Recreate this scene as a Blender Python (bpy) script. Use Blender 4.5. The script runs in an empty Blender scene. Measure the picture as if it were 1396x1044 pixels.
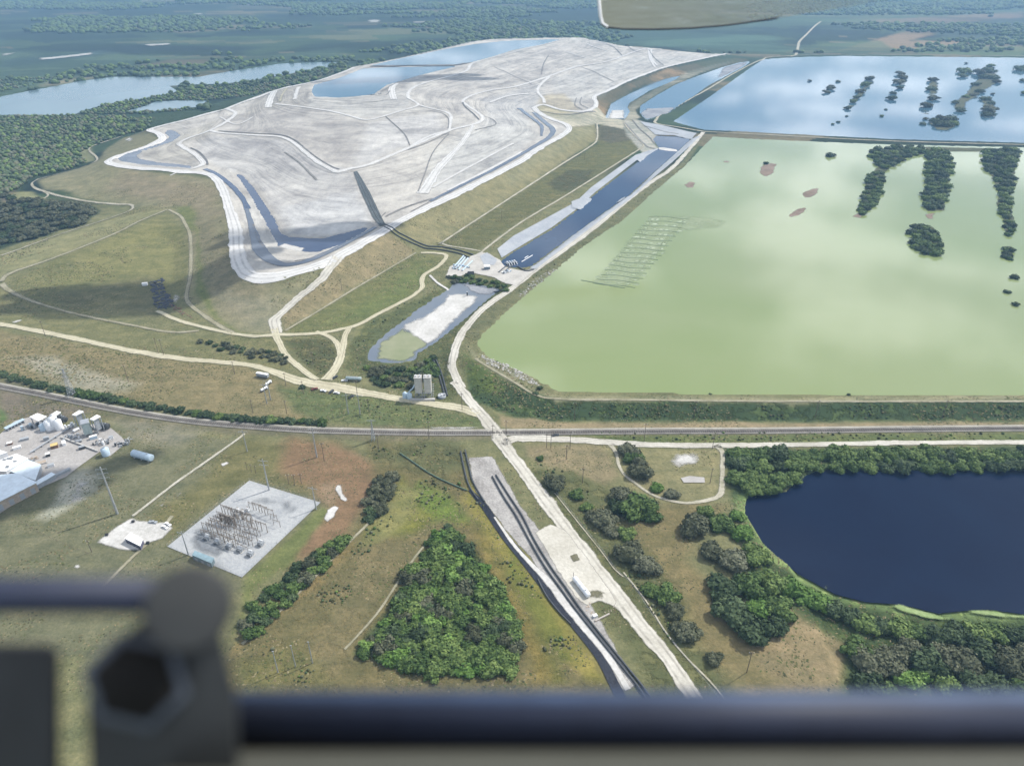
import bpy, bmesh, math, random
import numpy as np
from mathutils import Vector, Matrix, noise as mnoise
from mathutils.geometry import delaunay_2d_cdt
R = math.radians
random.seed(7); rng = np.random.default_rng(7)
scene = bpy.context.scene
COL = scene.collection
# ---------------------------------------------------------------- camera
CAM_H = 300.0; F = 985.0; PITCH = R(31.2)
cd = bpy.data.cameras.new('camera'); cam = bpy.data.objects.new('camera', cd); COL.objects.link(cam)
cam.location = (0, 0, CAM_H); cam.rotation_euler = (math.pi/2-PITCH, 0, 0)
cd.sensor_fit = 'HORIZONTAL'; cd.sensor_width = 36.0; cd.lens = 36.0*F/1396.0
cd.clip_start = 0.02; cd.clip_end = 60000
cd.dof.use_dof = True; cd.dof.focus_distance = 650.0; cd.dof.aperture_fstop = cd.lens/1000/0.0115
scene.camera = cam
# ---------------------------------------------------------------- sky and sun
SUN_EL, SUN_AZ = R(48), R(58)             # azimuth clockwise from +y (the view direction)
w = bpy.data.worlds.new('World'); scene.world = w; w.use_nodes = True
nt = w.node_tree; nt.nodes.clear()
sky = nt.nodes.new('ShaderNodeTexSky'); sky.sky_type = 'NISHITA'; sky.sun_disc = False
sky.sun_elevation = SUN_EL; sky.sun_rotation = SUN_AZ; sky.air_density = 1.0; sky.dust_density = 1.2; sky.altitude = 0
tc = nt.nodes.new('ShaderNodeTexCoord')
sep = nt.nodes.new('ShaderNodeSeparateXYZ'); nt.links.new(tc.outputs['Generated'], sep.inputs[0])
mx = nt.nodes.new('ShaderNodeMath'); mx.operation = 'MAXIMUM'; mx.inputs[1].default_value = 0.06; nt.links.new(sep.outputs[2], mx.inputs[0])
comb = nt.nodes.new('ShaderNodeCombineXYZ')
for i in (0, 1):
    d = nt.nodes.new('ShaderNodeMath'); d.operation = 'DIVIDE'
    nt.links.new(sep.outputs[i], d.inputs[0]); nt.links.new(mx.outputs[0], d.inputs[1]); nt.links.new(d.outputs[0], comb.inputs[i])
cn = nt.nodes.new('ShaderNodeTexNoise'); cn.inputs['Scale'].default_value = 1.15; cn.inputs['Detail'].default_value = 8; cn.inputs['Roughness'].default_value = 0.55
nt.links.new(comb.outputs[0], cn.inputs['Vector'])
cr = nt.nodes.new('ShaderNodeValToRGB'); cr.color_ramp.elements[0].position = 0.48; cr.color_ramp.elements[1].position = 0.59
cr.color_ramp.elements[0].color = (0, 0, 0, 1); cr.color_ramp.elements[1].color = (0.8, 0.8, 0.8, 1)
nt.links.new(cn.outputs[0], cr.inputs[0])
cm = nt.nodes.new('ShaderNodeMix'); cm.data_type = 'RGBA'; cm.inputs['B'].default_value = (22.0, 22.4, 23.0, 1)
nt.links.new(cr.outputs[0], cm.inputs['Factor']); nt.links.new(sky.outputs[0], cm.inputs['A'])
bg = nt.nodes.new('ShaderNodeBackground'); bg.inputs[1].default_value = 0.088
out = nt.nodes.new('ShaderNodeOutputWorld'); nt.links.new(cm.outputs['Result'], bg.inputs[0]); nt.links.new(bg.outputs[0], out.inputs[0])
sd = bpy.data.lights.new('sun', 'SUN'); sun = bpy.data.objects.new('sun', sd); COL.objects.link(sun)
sd.energy = 4.1; sd.angle = R(0.53); sd.color = (1, 0.955, 0.88)
sv = Vector((math.sin(SUN_AZ)*math.cos(SUN_EL), math.cos(SUN_AZ)*math.cos(SUN_EL), math.sin(SUN_EL)))
sun.rotation_euler = sv.to_track_quat('Z', 'Y').to_euler(); sun.location = sv*2000
vs = scene.view_settings; vs.view_transform = 'Standard'; vs.look = 'None'; vs.exposure = 0.36; vs.gamma = 1.0; vs.use_curve_mapping = False
scene.render.engine = 'CYCLES'; cy = scene.cycles
cy.max_bounces = 5; cy.diffuse_bounces = 2; cy.glossy_bounces = 3; cy.transmission_bounces = 2; cy.volume_bounces = 0; cy.transparent_max_bounces = 12
cy.caustics_reflective = False; cy.caustics_refractive = False; cy.sample_clamp_indirect = 4

# ---------------------------------------------------------------- pixel -> place
cp, sp = math.cos(PITCH), math.sin(PITCH)
def ray(px, py):
    u = (np.asarray(px, float)-698)/F; v = (522-np.asarray(py, float))/F
    return np.stack([u, cp+v*sp, -sp+v*cp], -1)
def G(px, py, z=0.0):
    d = ray(px, py); t = (z-CAM_H)/np.minimum(d[..., 2], -0.012)
    return d[..., :2]*t[..., None] if np.ndim(t) else d[:2]*t
def GL(pts, z=0.0):
    p = np.array([q[:2] for q in pts], float)
    zz = np.array([q[2] if len(q) > 2 else z for q in pts], float)
    d = ray(p[:, 0], p[:, 1]); t = (zz-CAM_H)/np.minimum(d[:, 2], -0.012)
    return np.column_stack([d[:, 0]*t, d[:, 1]*t, zz])
# ---------------------------------------------------------------- terrain heights (membrane between traced break lines)
X0, X1, Y0, Y1, CS = -780.0, 1900.0, 300.0, 2990.0, 4.0
NX = int((X1-X0)/CS)+1; NY = int((Y1-Y0)/CS)+1
gx = X0+np.arange(NX)*CS; gy = Y0+np.arange(NY)*CS
GX, GY = np.meshgrid(gx, gy)
Fm = np.zeros((NY, NX), bool); Vv = np.zeros((NY, NX))
def inpoly(x, y, poly):
    poly = np.asarray(poly)[:, :2]; ins = np.zeros(x.shape, bool)
    x0, y0 = poly.min(0); x1, y1 = poly.max(0)
    bb = (x >= x0) & (x <= x1) & (y >= y0) & (y <= y1)
    xs, ys = x[bb], y[bb]; r = np.zeros(xs.shape, bool); n = len(poly)
    for i in range(n):
        ax, ay = poly[i]; bx, by = poly[(i+1) % n]
        if ay == by: continue
        c = ((ay > ys) != (by > ys)) & (xs < (bx-ax)*(ys-ay)/(by-ay)+ax)
        r ^= c
    ins[bb] = r
    return ins
def burn(P, closed=False, wid=0):
    P = np.asarray(P)
    if closed: P = np.vstack([P, P[:1]])
    for a, b in zip(P[:-1], P[1:]):
        n = max(2, int(np.hypot(*(b-a)[:2])/CS*1.6)+2); t = np.linspace(0, 1, n)[:, None]; q = a+(b-a)*t
        i = np.round((q[:, 0]-X0)/CS).astype(int); j = np.round((q[:, 1]-Y0)/CS).astype(int)
        for dx in range(-wid, wid+1):
            for dy in range(-wid, wid+1):
                ii, jj = i+dx, j+dy; ok = (ii >= 0) & (ii < NX) & (jj >= 0) & (jj < NY)
                Fm[jj[ok], ii[ok]] = True; Vv[jj[ok], ii[ok]] = q[ok, 2]
def bed(P, z):
    m = inpoly(GX, GY, P)
    e = m.copy(); e[1:] &= m[:-1]; e[:-1] &= m[1:]; e[:, 1:] &= m[:, :-1]; e[:, :-1] &= m[:, 1:]
    Fm[e] = True; Vv[e] = z
# traced lines of the photograph, (px, py[, z])
RING = [(309,149,24),(284,155,22),(253,164,21),(220,172,20),(204,177,20),(217,183,20),(221,190,20),(204,199,20),(160,213,20),(147,220,20),(155,224.5,20),(181,229,20),(222,232,20),(253,235,20),(279,237,20),(295,244,20),(304,259,20),(313,286,20),(321,312,20),(323,345,20),(330,366,20),(345,376,20),(376,376,20),(402,371,20),(435,361,20),(464,348,20),(495,331,20),(526,313,20),(557,296,20),(596,277,20),(634,259,20),(660,246,20),(710,220,20),(726,208,20),(752,193,20),(772,181,20),(776,174.5,20),(770,169,19),(752,163,18),(736,155,18),(728,147,18)]
RING2 = [(728,147,18),(741,143,18),(765,150,18),(796,152,18),(810,147,18),(813,141,18),(811,132,18),(829,124,18),(855,111,18),(881,101,18),(907,92,17),(946,83,16),(974,77,14),(996,74,10)]
BACK = [(996,74,10),(960,73.0,16),(925,70,20),(894,66,24),(845,62,27),(811,54.5,31),(793,51.5,34),(770,51,36),(700,52.5,37.5),(671,53,38),(642,57,38),(609,65,37),(565,75,36),(518,85,35),(484,91,34),(469,98,33),(438,109,33),(417,114,32),(396.5,118,30),(371,125,28),(350,133,26),(309,149,24)]
R3 = [(287,178,24),(296,181,25),(320,183,27),(350,185,28),(375,186,28),(389,189,28),(402,196,28),(415,207,28),(428,217,28),(440.5,225,28),(452,231,28),(461,234,28),(479,230,28),(505,224,28),(557,202,28.5),(612.5,178.4,29),(642,171,29),(655,166,28),(658,161,28),(652.6,155,28),(634,142,29),(632,137,29),(647,129,29),(673,123,29),(700,119,29),(725,112,29),(746.5,105,28),(772,96,27),(790.5,90.5,27),(829,84,26),(868,70,25),(884,66,24)]
R6 = [(309,149,24),(321,155,24),(310,165.5,24.5),(287,178,24),(262,187,22),(246,194,21),(246,199,20.5),(264,209.5,20.5),(277,222,20.5),(272,227,20.2),(259,231,20)]
TOPL = [(365.5,147,30),(376,124,32),(388,121,34),(424,122,38),(422,134,38),(430,140,38),(466,141,38),(500,142,37),(522,140,37),(557,134.5,37),(557,126.7,37),(565,119,37),(583,112.5,38),(634,98,38),(647,87,38),(700,73,38),(712,69,38),(742,62,37),(770,54,36.5)]
L1 = [(376,142,33),(420,147.4,34),(453,152.6,33),(479,159,32),(500,164,31),(526,158,33),(548,151,35),(570,143.5,36),(557,134.5,37)]
R2 = [(570,143.5,36),(596,150,34),(610,154,33),(615,159,31.5),(614,168,30),(612.5,178.4,29)]
R4 = [(749,105,28),(738,115,26),(733,125,23),(740,134,20),(742,141,18)]
R5 = [(645,172,28.5),(629,196.5,26),(613,214,24),(598,230,22),(584,252,20.5),(575,264,20)]
POND_A = [(427.6,116),(461,107),(495,93.6),(531,92),(624,90.5),(596,97),(572,103),(541,112.5),(528,116),(518,123),(510,129),(464,133.5),(427.6,132),(424,124)]
POND_B = [(505,89.5),(557,77.6),(609,67),(647,60.5),(684,56.5),(700,55.6),(752,54),(765,54.5),(739,61),(700,68.5),(671,77.6),(640,86),(620,88)]
DIT_A = [(228,176),(242,180),(247,185),(236,193),(197,206),(186,212),(192,217),(215,221),(262,226),(262,230),(225,227),(186,224),(163,220),(158,216),(170,209),(212,197),(230,187),(224,182)]
DIT_B = [(286,233),(296,236),(310,246),(323,262),(336,283),(329,285),(317,268),(304,250),(292,240)]
DIT_C = [(313,230),(333,240),(348,257),(361,276),(373,294),(379,305),(385,319),(397,323),(440,325),(500,309),(506,311),(470,332),(430,345),(400,342),(378,336),(370,322),(360,303),(350,285),(338,264),(324,243)]
DIT_D = [(352,345),(358,352),(376,357),(415,353),(459,337),(510,310),(516,313),(462,343),(415,360),(376,364),(356,361),(348,352)]
DIT_E = [(708,152),(739,166),(752,178),(739,194),(700,215),(640,247),(585,275),(583,271),(640,242),(697,211),(735,190),(744,179),(733,169),(704,155)]
P3 = [(824,162),(832,141),(855,129),(881,116),(907,107),(932,102),(917,111),(886,124),(860,140),(856,146),(860,153),(853,162)]
P4 = [(872,145),(896.5,129),(922,115),(948,105),(984,92),(1010,85),(1024,84),(1014,92),(966,117),(933,142),(912,155),(881,164),(871,155)]
P5 = [(1039,81),(1090,78),(1150,76.5),(1396,79),(1560,81),(1560,204),(1396,195),(1217,190),(1036,181),(958,177),(917,166),(964,134),(997,111)]
P6 = [(971,186),(1036,190),(1191,196.5),(1396,201),(1560,207),(1560,541),(1396,540.5),(1060,539.4),(855,537),(759,534),(741,525),(710,508),(691,500),(660,485),(650,474),(650,462),(676,436),(710,406),(757,367),(796,334),(845,302),(892,260),(933,226)]
P7 = [(896.5,202),(889,191),(893,185),(920,186),(943,190),(922,209.5),(891,237),(860,266),(825,290),(785,319.5),(755,341),(726,363),(708,366),(690,364),(678,358),(700,343),(752,312),(781,290),(811,264),(868,221),(880,212)]
P8 = [(624,381.5),(650,386),(683.6,394.5),(660,415),(625,444),(593,470),(575,480),(564.6,494),(531,496.6),(498.7,491.5),(500,480),(515.5,462),(546,438),(577.6,415),(608.6,394.5)]
P9 = [(1021,675),(1050,674),(1072,670),(1088,652),(1113.6,641.5),(1150,638),(1191,636),(1270,637),(1341,637),(1396,639),(1480,650),(1540,700),(1540,800),(1480,840),(1396,837),(1351.5,831),(1320,832),(1279,836),(1243,827),(1217,823),(1181,820.5),(1139,810),(1124,802),(1088,782),(1060,760),(1040,742),(1028,722),(1015,700),(1016,686)]
P10 = [(-260,170),(-120,146),(0,132),(62,120),(109,111),(155,105),(225,105),(271.5,105),(310,98),(360,90.5),(381,87),(430,85),(474,85.5),(446,92),(400,100),(350,109),(310,114),(260,116),(232,118),(243,125),(196.5,134.5),(145,142),(112,152),(100,157),(52,157),(0,157),(-120,163)]
TOE_L = [(-250,417,0),(-100,374,1),(0,349,1.5),(77.6,321,1.5),(155,296,1.5),(180,286,1.5),(180,281,1.5),(170,278.5,1.5),(134.5,277,1.5),(93,270,1.5),(59.5,261,1.5),(43,252,1.5),(52,244,1.5),(103.5,231,1.5),(129,222,1.5),(133,216,1.5),(122,207,1.5),(124,202,1.5),(168,186,1.5),(200,178,0)]
TERR = [(2,384,1.5),(15.5,372.5,3),(77.6,350.5,6),(155,319.5,9),(230,286,11),(246,293,11),(253,306.6,11),(260,332,10),(259,376,7.5),(254,405,5.5),(279,431,3),(318,454,1.2)]
TERR_IN = [(20,384,1.2),(78,368,2.5),(150,345,4),(215,322,5),(236,330,4.5),(235,380,3),(225,415,1.5)]
LOW = [(-250,440,.5),(-60,385,.5),(3,387,.5),(13,397,.5),(39,409,.5),(77.6,421.6,.5),(116,431,.5),(181,444,.5),(233,453,.5),(271.5,451,.8),(318,456,1),(360,459,1),(376,457,1)]
TOE_F = [(376,457,1),(389,452,1),(450,414,1.2),(520,372,1.5),(567,345,2),(600,330,2.5),(650,297.5,3),(710,261,3),(770,222,3),(814,194,3),(815,168,3)]
RAMP = [(378,455,1),(374,440,2.5),(378,432,4),(407,406,9),(430,387,13),(448,369,17),(462,349,20)]
NROAD = [(676,590,0),(655,562,.2),(629,529,1),(618,505,3),(617,490,4.5),(621,474,5.5),(632,451,6),(660,420,6),(700,392,6),(733,366,6),(803,316,6),(853,275,6),(890,247,6),(920,226,6),(958.6,181,6)]
BERM5 = [(960,180,6),(925,174,6),(895,169,6),(895,163,6),(907,155,6),(960,125,6),(1000,101,6),(1036,83,6),(1060,77.6,6),(1150,74.7,6),(1396,77,6),(1560,79,6)]
BERM56 = [(960,180,6.2),(1036,184,6.2),(1217,193,6.2),(1396,198,6.2),(1560,204,6.2)]
LEVEE = [(632,478,5.5),(650,492,6.5),(686,509,6.5),(706,520,6.5),(730,535,6.5),(760,541,6.5),(855,543.5,6.5),(1060,545,6.5),(1396,545.5,6.5),(1560,546,6.5)]
LEV_TOE = [(676,560,0),(700,569,0),(760,572,0),(900,573,0),(1060,572.5,0),(1396,571.5,0),(1560,571,0)]
CAN_RD = [(650,345,4),(658,343,4),(710,304,4),(770,268,4),(845,221,4),(873,203,4),(876,196,4),(862,184,4),(853,172,4),(850,165.5,4)]
G0 = [(389,470,0),(470,480,0),(490,495,0.3),(560,500,0.3),(600,490,1),(610,510,.5),(640,560,0)]

def off(P, dx, dy, z=0.0):
    Q = np.array(P); Q = Q+np.array([dx, dy, 0]); Q[:, 2] = z; return Q
backW = GL(BACK); backToe = off(backW[1:], -60, 120)
backToe[-7:] += np.array([-30, -30, 0])
# everything outside the closed toe line lies at 0
outer = np.vstack([GL(TOE_L), backToe[::-1], GL([(1040,73,0),(1150,72.7,0),(1396,74.5,0),(1560,76.5,0),(1640,77,0),(1640,571,0)]), GL(LEV_TOE)[::-1], GL(G0)[::-1], GL(LOW)[::-1]])
om = ~inpoly(GX, GY, outer); Fm[om] = True; Vv[om] = 0
for L in (TOE_L, TERR, TERR_IN, LOW, TOE_F, LEV_TOE, CAN_RD, G0): burn(GL(L))
for L in (R6, R3, L1, R2, R5, R4, TOPL): burn(GL(L))
for L in (RING, RING2, NROAD, BERM5, BERM56, LEVEE, RAMP): burn(GL(L), wid=1)
burn(backW, wid=1)
WATER = [('POND_A',POND_A,36.0),('POND_B',POND_B,36.0),('DIT_A',DIT_A,18.0),('DIT_C',DIT_C,18.0),
         ('P3',P3,3.0),('P4',P4,3.0),('P5',P5,4.6),('P6',P6,5.0),('P7',P7,2.0),('P8',P8,1.0),('P9',P9,-1.2),('P10',P10,-0.6)]
for n, P, z in WATER:
    Q = GL([p[:2] for p in P], z)
    if n != 'P9' and n != 'P10' :
        rim = Q.copy(); rim[:, 2] = z+0.5; burn(rim, True)
    bed(Q, z-1.6 if z > 0 else z-1.0)
def relax(V, Fx, Fv, n):
    for k in range(n):
        P = np.pad(V, 1, mode='edge')
        A = (P[:-2, 1:-1]+P[2:, 1:-1]+P[1:-1, :-2]+P[1:-1, 2:])*.25
        V = np.where(Fx, Fv, V+1.0*(A-V))
    return V
levels = []; fx, fv = Fm, Vv
while True:
    levels.append((fx, fv))
    if min(fx.shape) < 24: break
    h, ww = (fx.shape[0]+1)//2, (fx.shape[1]+1)//2
    a = np.zeros((h*2, ww*2)); b = np.zeros((h*2, ww*2)); a[:fx.shape[0], :fx.shape[1]] = fx; b[:fx.shape[0], :fx.shape[1]] = np.where(fx, fv, 0)
    s = a.reshape(h, 2, ww, 2).sum((1, 3)); t = b.reshape(h, 2, ww, 2).sum((1, 3))
    fx, fv = s > 0, t/np.maximum(s, 1)
V = levels[-1][1].copy()
for li in range(len(levels)-1, -1, -1):
    fx, fv = levels[li]
    if V.shape != fx.shape:
        V = np.repeat(np.repeat(V, 2, 0), 2, 1)[:fx.shape[0], :fx.shape[1]]
    V = relax(V, fx, fv, 150 if li else 60)
# the stack was raised in lifts: low steps follow its contours
gm_ = inpoly(GX, GY, np.vstack([GL(RING), GL(RING2)[1:], backW[1:]])); wg = np.clip((V-20.6)/1.5, 0, 1)*np.clip((35.6-V)/1, 0, 1)*gm_
V = V+wg*.62*np.sin(V*2*np.pi/4.6)
HG = V
def Hgrid(x, y):
    x = np.asarray(x, float); y = np.asarray(y, float)
    i = np.clip((x-X0)/CS, 0, NX-1.001); j = np.clip((y-Y0)/CS, 0, NY-1.001)
    i0 = i.astype(int); j0 = j.astype(int); a = i-i0; b = j-j0
    return (HG[j0, i0]*(1-a)+HG[j0, i0+1]*a)*(1-b)+(HG[j0+1, i0]*(1-a)+HG[j0+1, i0+1]*a)*b
# ---------------------------------------------------------------- numpy value noise
_pt = rng.random((256, 256))
def vn(x, y):
    xi = np.floor(x).astype(int); yi = np.floor(y).astype(int); a = x-xi; b = y-yi
    a = a*a*(3-2*a); b = b*b*(3-2*b)
    g = lambda i, j: _pt[j & 255, i & 255]
    return (g(xi, yi)*(1-a)+g(xi+1, yi)*a)*(1-b)+(g(xi, yi+1)*(1-a)+g(xi+1, yi+1)*a)*b
def fbm(x, y, s, o=4):
    r = 0; amp = .5; f = 1.0/s
    for k in range(o): r = r+amp*vn(x*f+k*17.3, y*f+k*9.1); amp *= .5; f *= 2.03
    return r/(1-.5**o)
# ---------------------------------------------------------------- the ground: one sheet, fine where it is looked at
az = np.concatenate([np.linspace(-180, -54, 30)[:-1], np.arange(-54, 54.01, 0.105), np.linspace(54, 180, 30)[1:-1]])
az = np.radians(az); NA = len(az)
rows = np.arange(1040, -1, -1.5); rad = CAM_H/np.tan(PITCH+np.arctan((rows-522)/F))
rad = np.concatenate([[0.5, 60, 110, 140], rad[rad > 150], rad[-1]*np.geomspace(1.04, 2.6, 26)]); NR = len(rad)
AZ, RD = np.meshgrid(az, rad); TX = RD*np.sin(AZ); TY = RD*np.cos(AZ)
nearm = RD < 6000
TZ = Hgrid(TX, TY)
for n, P, z in WATER:
    if n in ('P9', 'P10'):
        Q = GL([p[:2] for p in P], z); TZ = np.where(inpoly(TX, TY, Q), z-1.0, TZ)
def Hm(x, y):
    x = np.asarray(x, float); y = np.asarray(y, float)
    a = np.arctan2(x, y); r = np.hypot(x, y)
    i = np.clip(np.interp(a, az, np.arange(NA)), 0, NA-1.001); j = np.clip(np.interp(r, rad, np.arange(NR)), 0, NR-1.001)
    i0 = i.astype(int); j0 = j.astype(int); u = i-i0; v = j-j0
    A = TZ[j0, i0]; B = TZ[j0, i0+1]; C = TZ[j0+1, i0]; D = TZ[j0+1, i0+1]
    return np.maximum((A*(1-u)+B*u)*(1-v)+(C*(1-u)+D*u)*v, 0*A-9)
def W(pts):
    """pixels -> the first place on the terrain seen there"""
    p = np.array([q[:2] for q in pts], float); d = ray(p[:, 0], p[:, 1]); dz = np.minimum(d[:, 2], -0.012)
    res = np.full(len(p), np.nan)
    for z in np.arange(42, -2.6, -0.25):
        t = (z-CAM_H)/dz; h = Hm(d[:, 0]*t, d[:, 1]*t)
        hit = np.isnan(res) & (h >= z); res[hit] = z
    res[np.isnan(res)] = 0; res = res+0.12
    t = (res-CAM_H)/dz
    return np.column_stack([d[:, 0]*t, d[:, 1]*t, res])
def W1(px, py): return W([(px, py)])[0]
# ---------------------------------------------------------------- materials
KA = 0.62
def lin(c): c = np.asarray(c, float)/255.0; return np.where(c <= .04045, c/12.92, ((c+.055)/1.055)**2.4)
def S(r, g, b, k=None): return tuple(lin((r, g, b))*(KA if k is None else k))
class N:
    def __init__(s, name, rough=.9, metal=0, spec=.3):
        s.m = bpy.data.materials.new(name); s.m.use_nodes = True; s.t = s.m.node_tree
        s.b = s.t.nodes['Principled BSDF']; s.o = s.t.nodes['Material Output']
        s.b.inputs['Roughness'].default_value = rough; s.b.inputs['Metallic'].default_value = metal; s.b.inputs['Specular IOR Level'].default_value = spec
    def n(s, ty, **kw):
        x = s.t.nodes.new(ty)
        for k, v in kw.items():
            if k in x.inputs: x.inputs[k].default_value = v
            else: setattr(x, k, v)
        return x
    def l(s, a, b): s.t.links.new(a, b)
    def pos(s): return s.n('ShaderNodeNewGeometry').outputs['Position']
    def noise(s, vec, scale, detail=5, rough=.6, dist=0):
        x = s.n('ShaderNodeTexNoise'); x.inputs['Scale'].default_value = scale; x.inputs['Detail'].default_value = detail
        x.inputs['Roughness'].default_value = rough; x.inputs['Distortion'].default_value = dist; s.l(vec, x.inputs['Vector']); return x.outputs[0]
    def ramp(s, f, stops):
        x = s.n('ShaderNodeValToRGB'); e = x.color_ramp.elements
        while len(e) < len(stops): e.new(.5)
        for i, (p, c) in enumerate(stops): e[i].position = p; e[i].color = tuple(c)+(1,) if len(c) == 3 else c
        s.l(f, x.inputs[0]); return x.outputs[0]
    def mix(s, f, a, b, bt='MIX'):
        x = s.n('ShaderNodeMix', data_type='RGBA', blend_type=bt)
        for v, k in ((f, 'Factor'), (a, 'A'), (b, 'B')):
            if isinstance(v, (int, float)): x.inputs[k].default_value = v
            elif isinstance(v, tuple): x.inputs[k].default_value = v+(1,) if len(v) == 3 else v
            else: s.l(v, x.inputs[k])
        return x.outputs['Result']
    def math(s, op, a, b=None, c=None, clamp=False):
        x = s.n('ShaderNodeMath', operation=op, use_clamp=clamp)
        for i, v in enumerate((a, b, c)):
            if v is None: continue
            if isinstance(v, (int, float)): x.inputs[i].default_value = v
            else: s.l(v, x.inputs[i])
        return x.outputs[0]
    def scale(s, v, xyz):
        x = s.n('ShaderNodeVectorMath', operation='MULTIPLY'); x.inputs[1].default_value = xyz; s.l(v, x.inputs[0]); return x.outputs[0]
    def attr(s, name):
        x = s.n('ShaderNodeAttribute'); x.attribute_name = name; return x
    def bump(s, h, dist, strength=1):
        x = s.n('ShaderNodeBump'); x.inputs['Distance'].default_value = dist; x.inputs['Strength'].default_value = strength
        s.l(h, x.inputs['Height']); s.l(x.outputs[0], s.b.inputs['Normal'])
    def col(s, c):
        if isinstance(c, tuple): s.b.inputs['Base Color'].default_value = c+(1,)
        else: s.l(c, s.b.inputs['Base Color'])
    def fade(s, wob=10.0, lo=.25, hi=.6, detail=5):
        """ragged, thinning edge of a surface spread on the ground"""
        e = s.attr('edge').outputs['Fac']; nz = s.noise(s.pos(), 1/wob, detail, .65)
        f = s.math('ADD', e, s.math('MULTIPLY', s.math('SUBTRACT', nz, .5), 1.1))
        r = s.n('ShaderNodeMapRange'); r.inputs['From Min'].default_value = lo; r.inputs['From Max'].default_value = hi; s.l(f, r.inputs['Value'])
        tr = s.n('ShaderNodeBsdfTransparent'); mx = s.n('ShaderNodeMixShader')
        s.l(r.outputs[0], mx.inputs[0]); s.l(tr.outputs[0], mx.inputs[1]); s.l(s.b.outputs[0], mx.inputs[2]); s.l(mx.outputs[0], s.o.inputs['Surface'])
def plain(name, c, rough=.7, metal=0, var=.18, sc=.6, spec=.4):
    a = N(name, rough, metal, spec)
    nz = a.noise(a.pos(), sc, 4)
    lo = tuple(x*(1-var) for x in c); hi = tuple(min(1, x*(1+var)) for x in c)
    a.col(a.ramp(nz, [(.3, lo), (.7, hi)])); return a.m
def soil(name, c1, c2, fade=None, s1=.05, s2=.6, bump=.15, c3=None, lo=.25, hi=.6, rough=.95):
    a = N(name, rough, 0, .15); p = a.pos()
    f = a.math('ADD', a.math('MULTIPLY', a.noise(p, s1, 6, .62), .6), a.math('MULTIPLY', a.noise(p, s2, 3, .6), .4))
    st = [(.38, c1), (.62, c2)]
    if c3: st.append((.72, c3))
    cc_ = a.ramp(f, st)
    if 'road' in name:
        ab = a.math('ABSOLUTE', a.attr('across').outputs['Fac']); ab = a.math('ADD', ab, a.math('MULTIPLY', a.math('SUBTRACT', a.noise(p, .03, 3), .5), .25))
        rut = a.ramp(ab, [(.22, (0, 0, 0)), (.34, (1, 1, 1)), (.46, (1, 1, 1)), (.58, (0, 0, 0)), (.80, (0, 0, 0)), (1.0, (.9, .9, .9))])
        rut = a.math('MULTIPLY', rut, a.ramp(a.noise(p, .12, 5, .7), [(.35, (.1, .1, .1)), (.6, (.75, .75, .75))])); cc_ = a.mix(rut, cc_, tuple(x*.62 for x in c1))
    a.col(cc_); a.bump(a.noise(p, s2, 4), bump*2)
    if fade: a.fade(fade, lo, hi)
    return a.m
# ground: the kinds of ground are laid out as a coarse attribute, broken up by noise at many scales
g = N('ground', .95, 0, .12); p = g.pos(); ca = g.attr('Col').outputs['Color']; bushy = g.attr('bushy').outputs['Fac']
n1 = g.noise(p, .012, 6, .62, .4); n2 = g.noise(p, .09, 5, .65); n3 = g.noise(p, .55, 4, .75); n4 = g.noise(g.scale(p, (.02, .11, .1)), 1.0, 5, .6, .5)
c = g.mix(.30, ca, g.ramp(n1, [(.3, (.40, .43, .37)), (.5, (.5, .5, .5)), (.72, (.63, .58, .54))]), 'OVERLAY')
c = g.mix(.5, c, g.ramp(n2, [(.34, (.28, .32, .27)), (.66, (.70, .66, .62))]), 'OVERLAY')
c = g.mix(.4, c, g.ramp(n4, [(.34, (.34, .38, .32)), (.66, (.66, .62, .57))]), 'OVERLAY')
c = g.mix(.6, c, g.ramp(n3, [(.32, (.28, .31, .27)), (.68, (.70, .68, .66))]), 'OVERLAY')
bn = g.noise(p, .11, 6, .7); bf = g.math('MULTIPLY', g.ramp(bn, [(.42, (0, 0, 0)), (.52, (1, 1, 1))]), bushy)
c = g.mix(g.math('MULTIPLY', bf, .8), c, S(62, 84, 56))
fn = g.noise(g.scale(p, (.0011, .0026, 0)), 1.0, 9, .72, .8); far = g.attr('far').outputs['Fac']
ff = g.math('MULTIPLY', far, g.ramp(fn, [(.46, (0, 0, 0)), (.54, (1, 1, 1))]))
c = g.mix(g.math('MULTIPLY', ff, .75), c, S(48, 72, 54))
hs = g.n('ShaderNodeHueSaturation'); hs.inputs['Saturation'].default_value = .9; hs.inputs['Value'].default_value = 1.03; g.l(c, hs.inputs['Color']); c = hs.outputs[0]
g.col(c)
hh = g.math('ADD', g.math('MULTIPLY', n3, .35), g.math('MULTIPLY', bf, 2.2)); g.bump(hh, .8, .9)
M_GROUND = g.m
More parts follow.
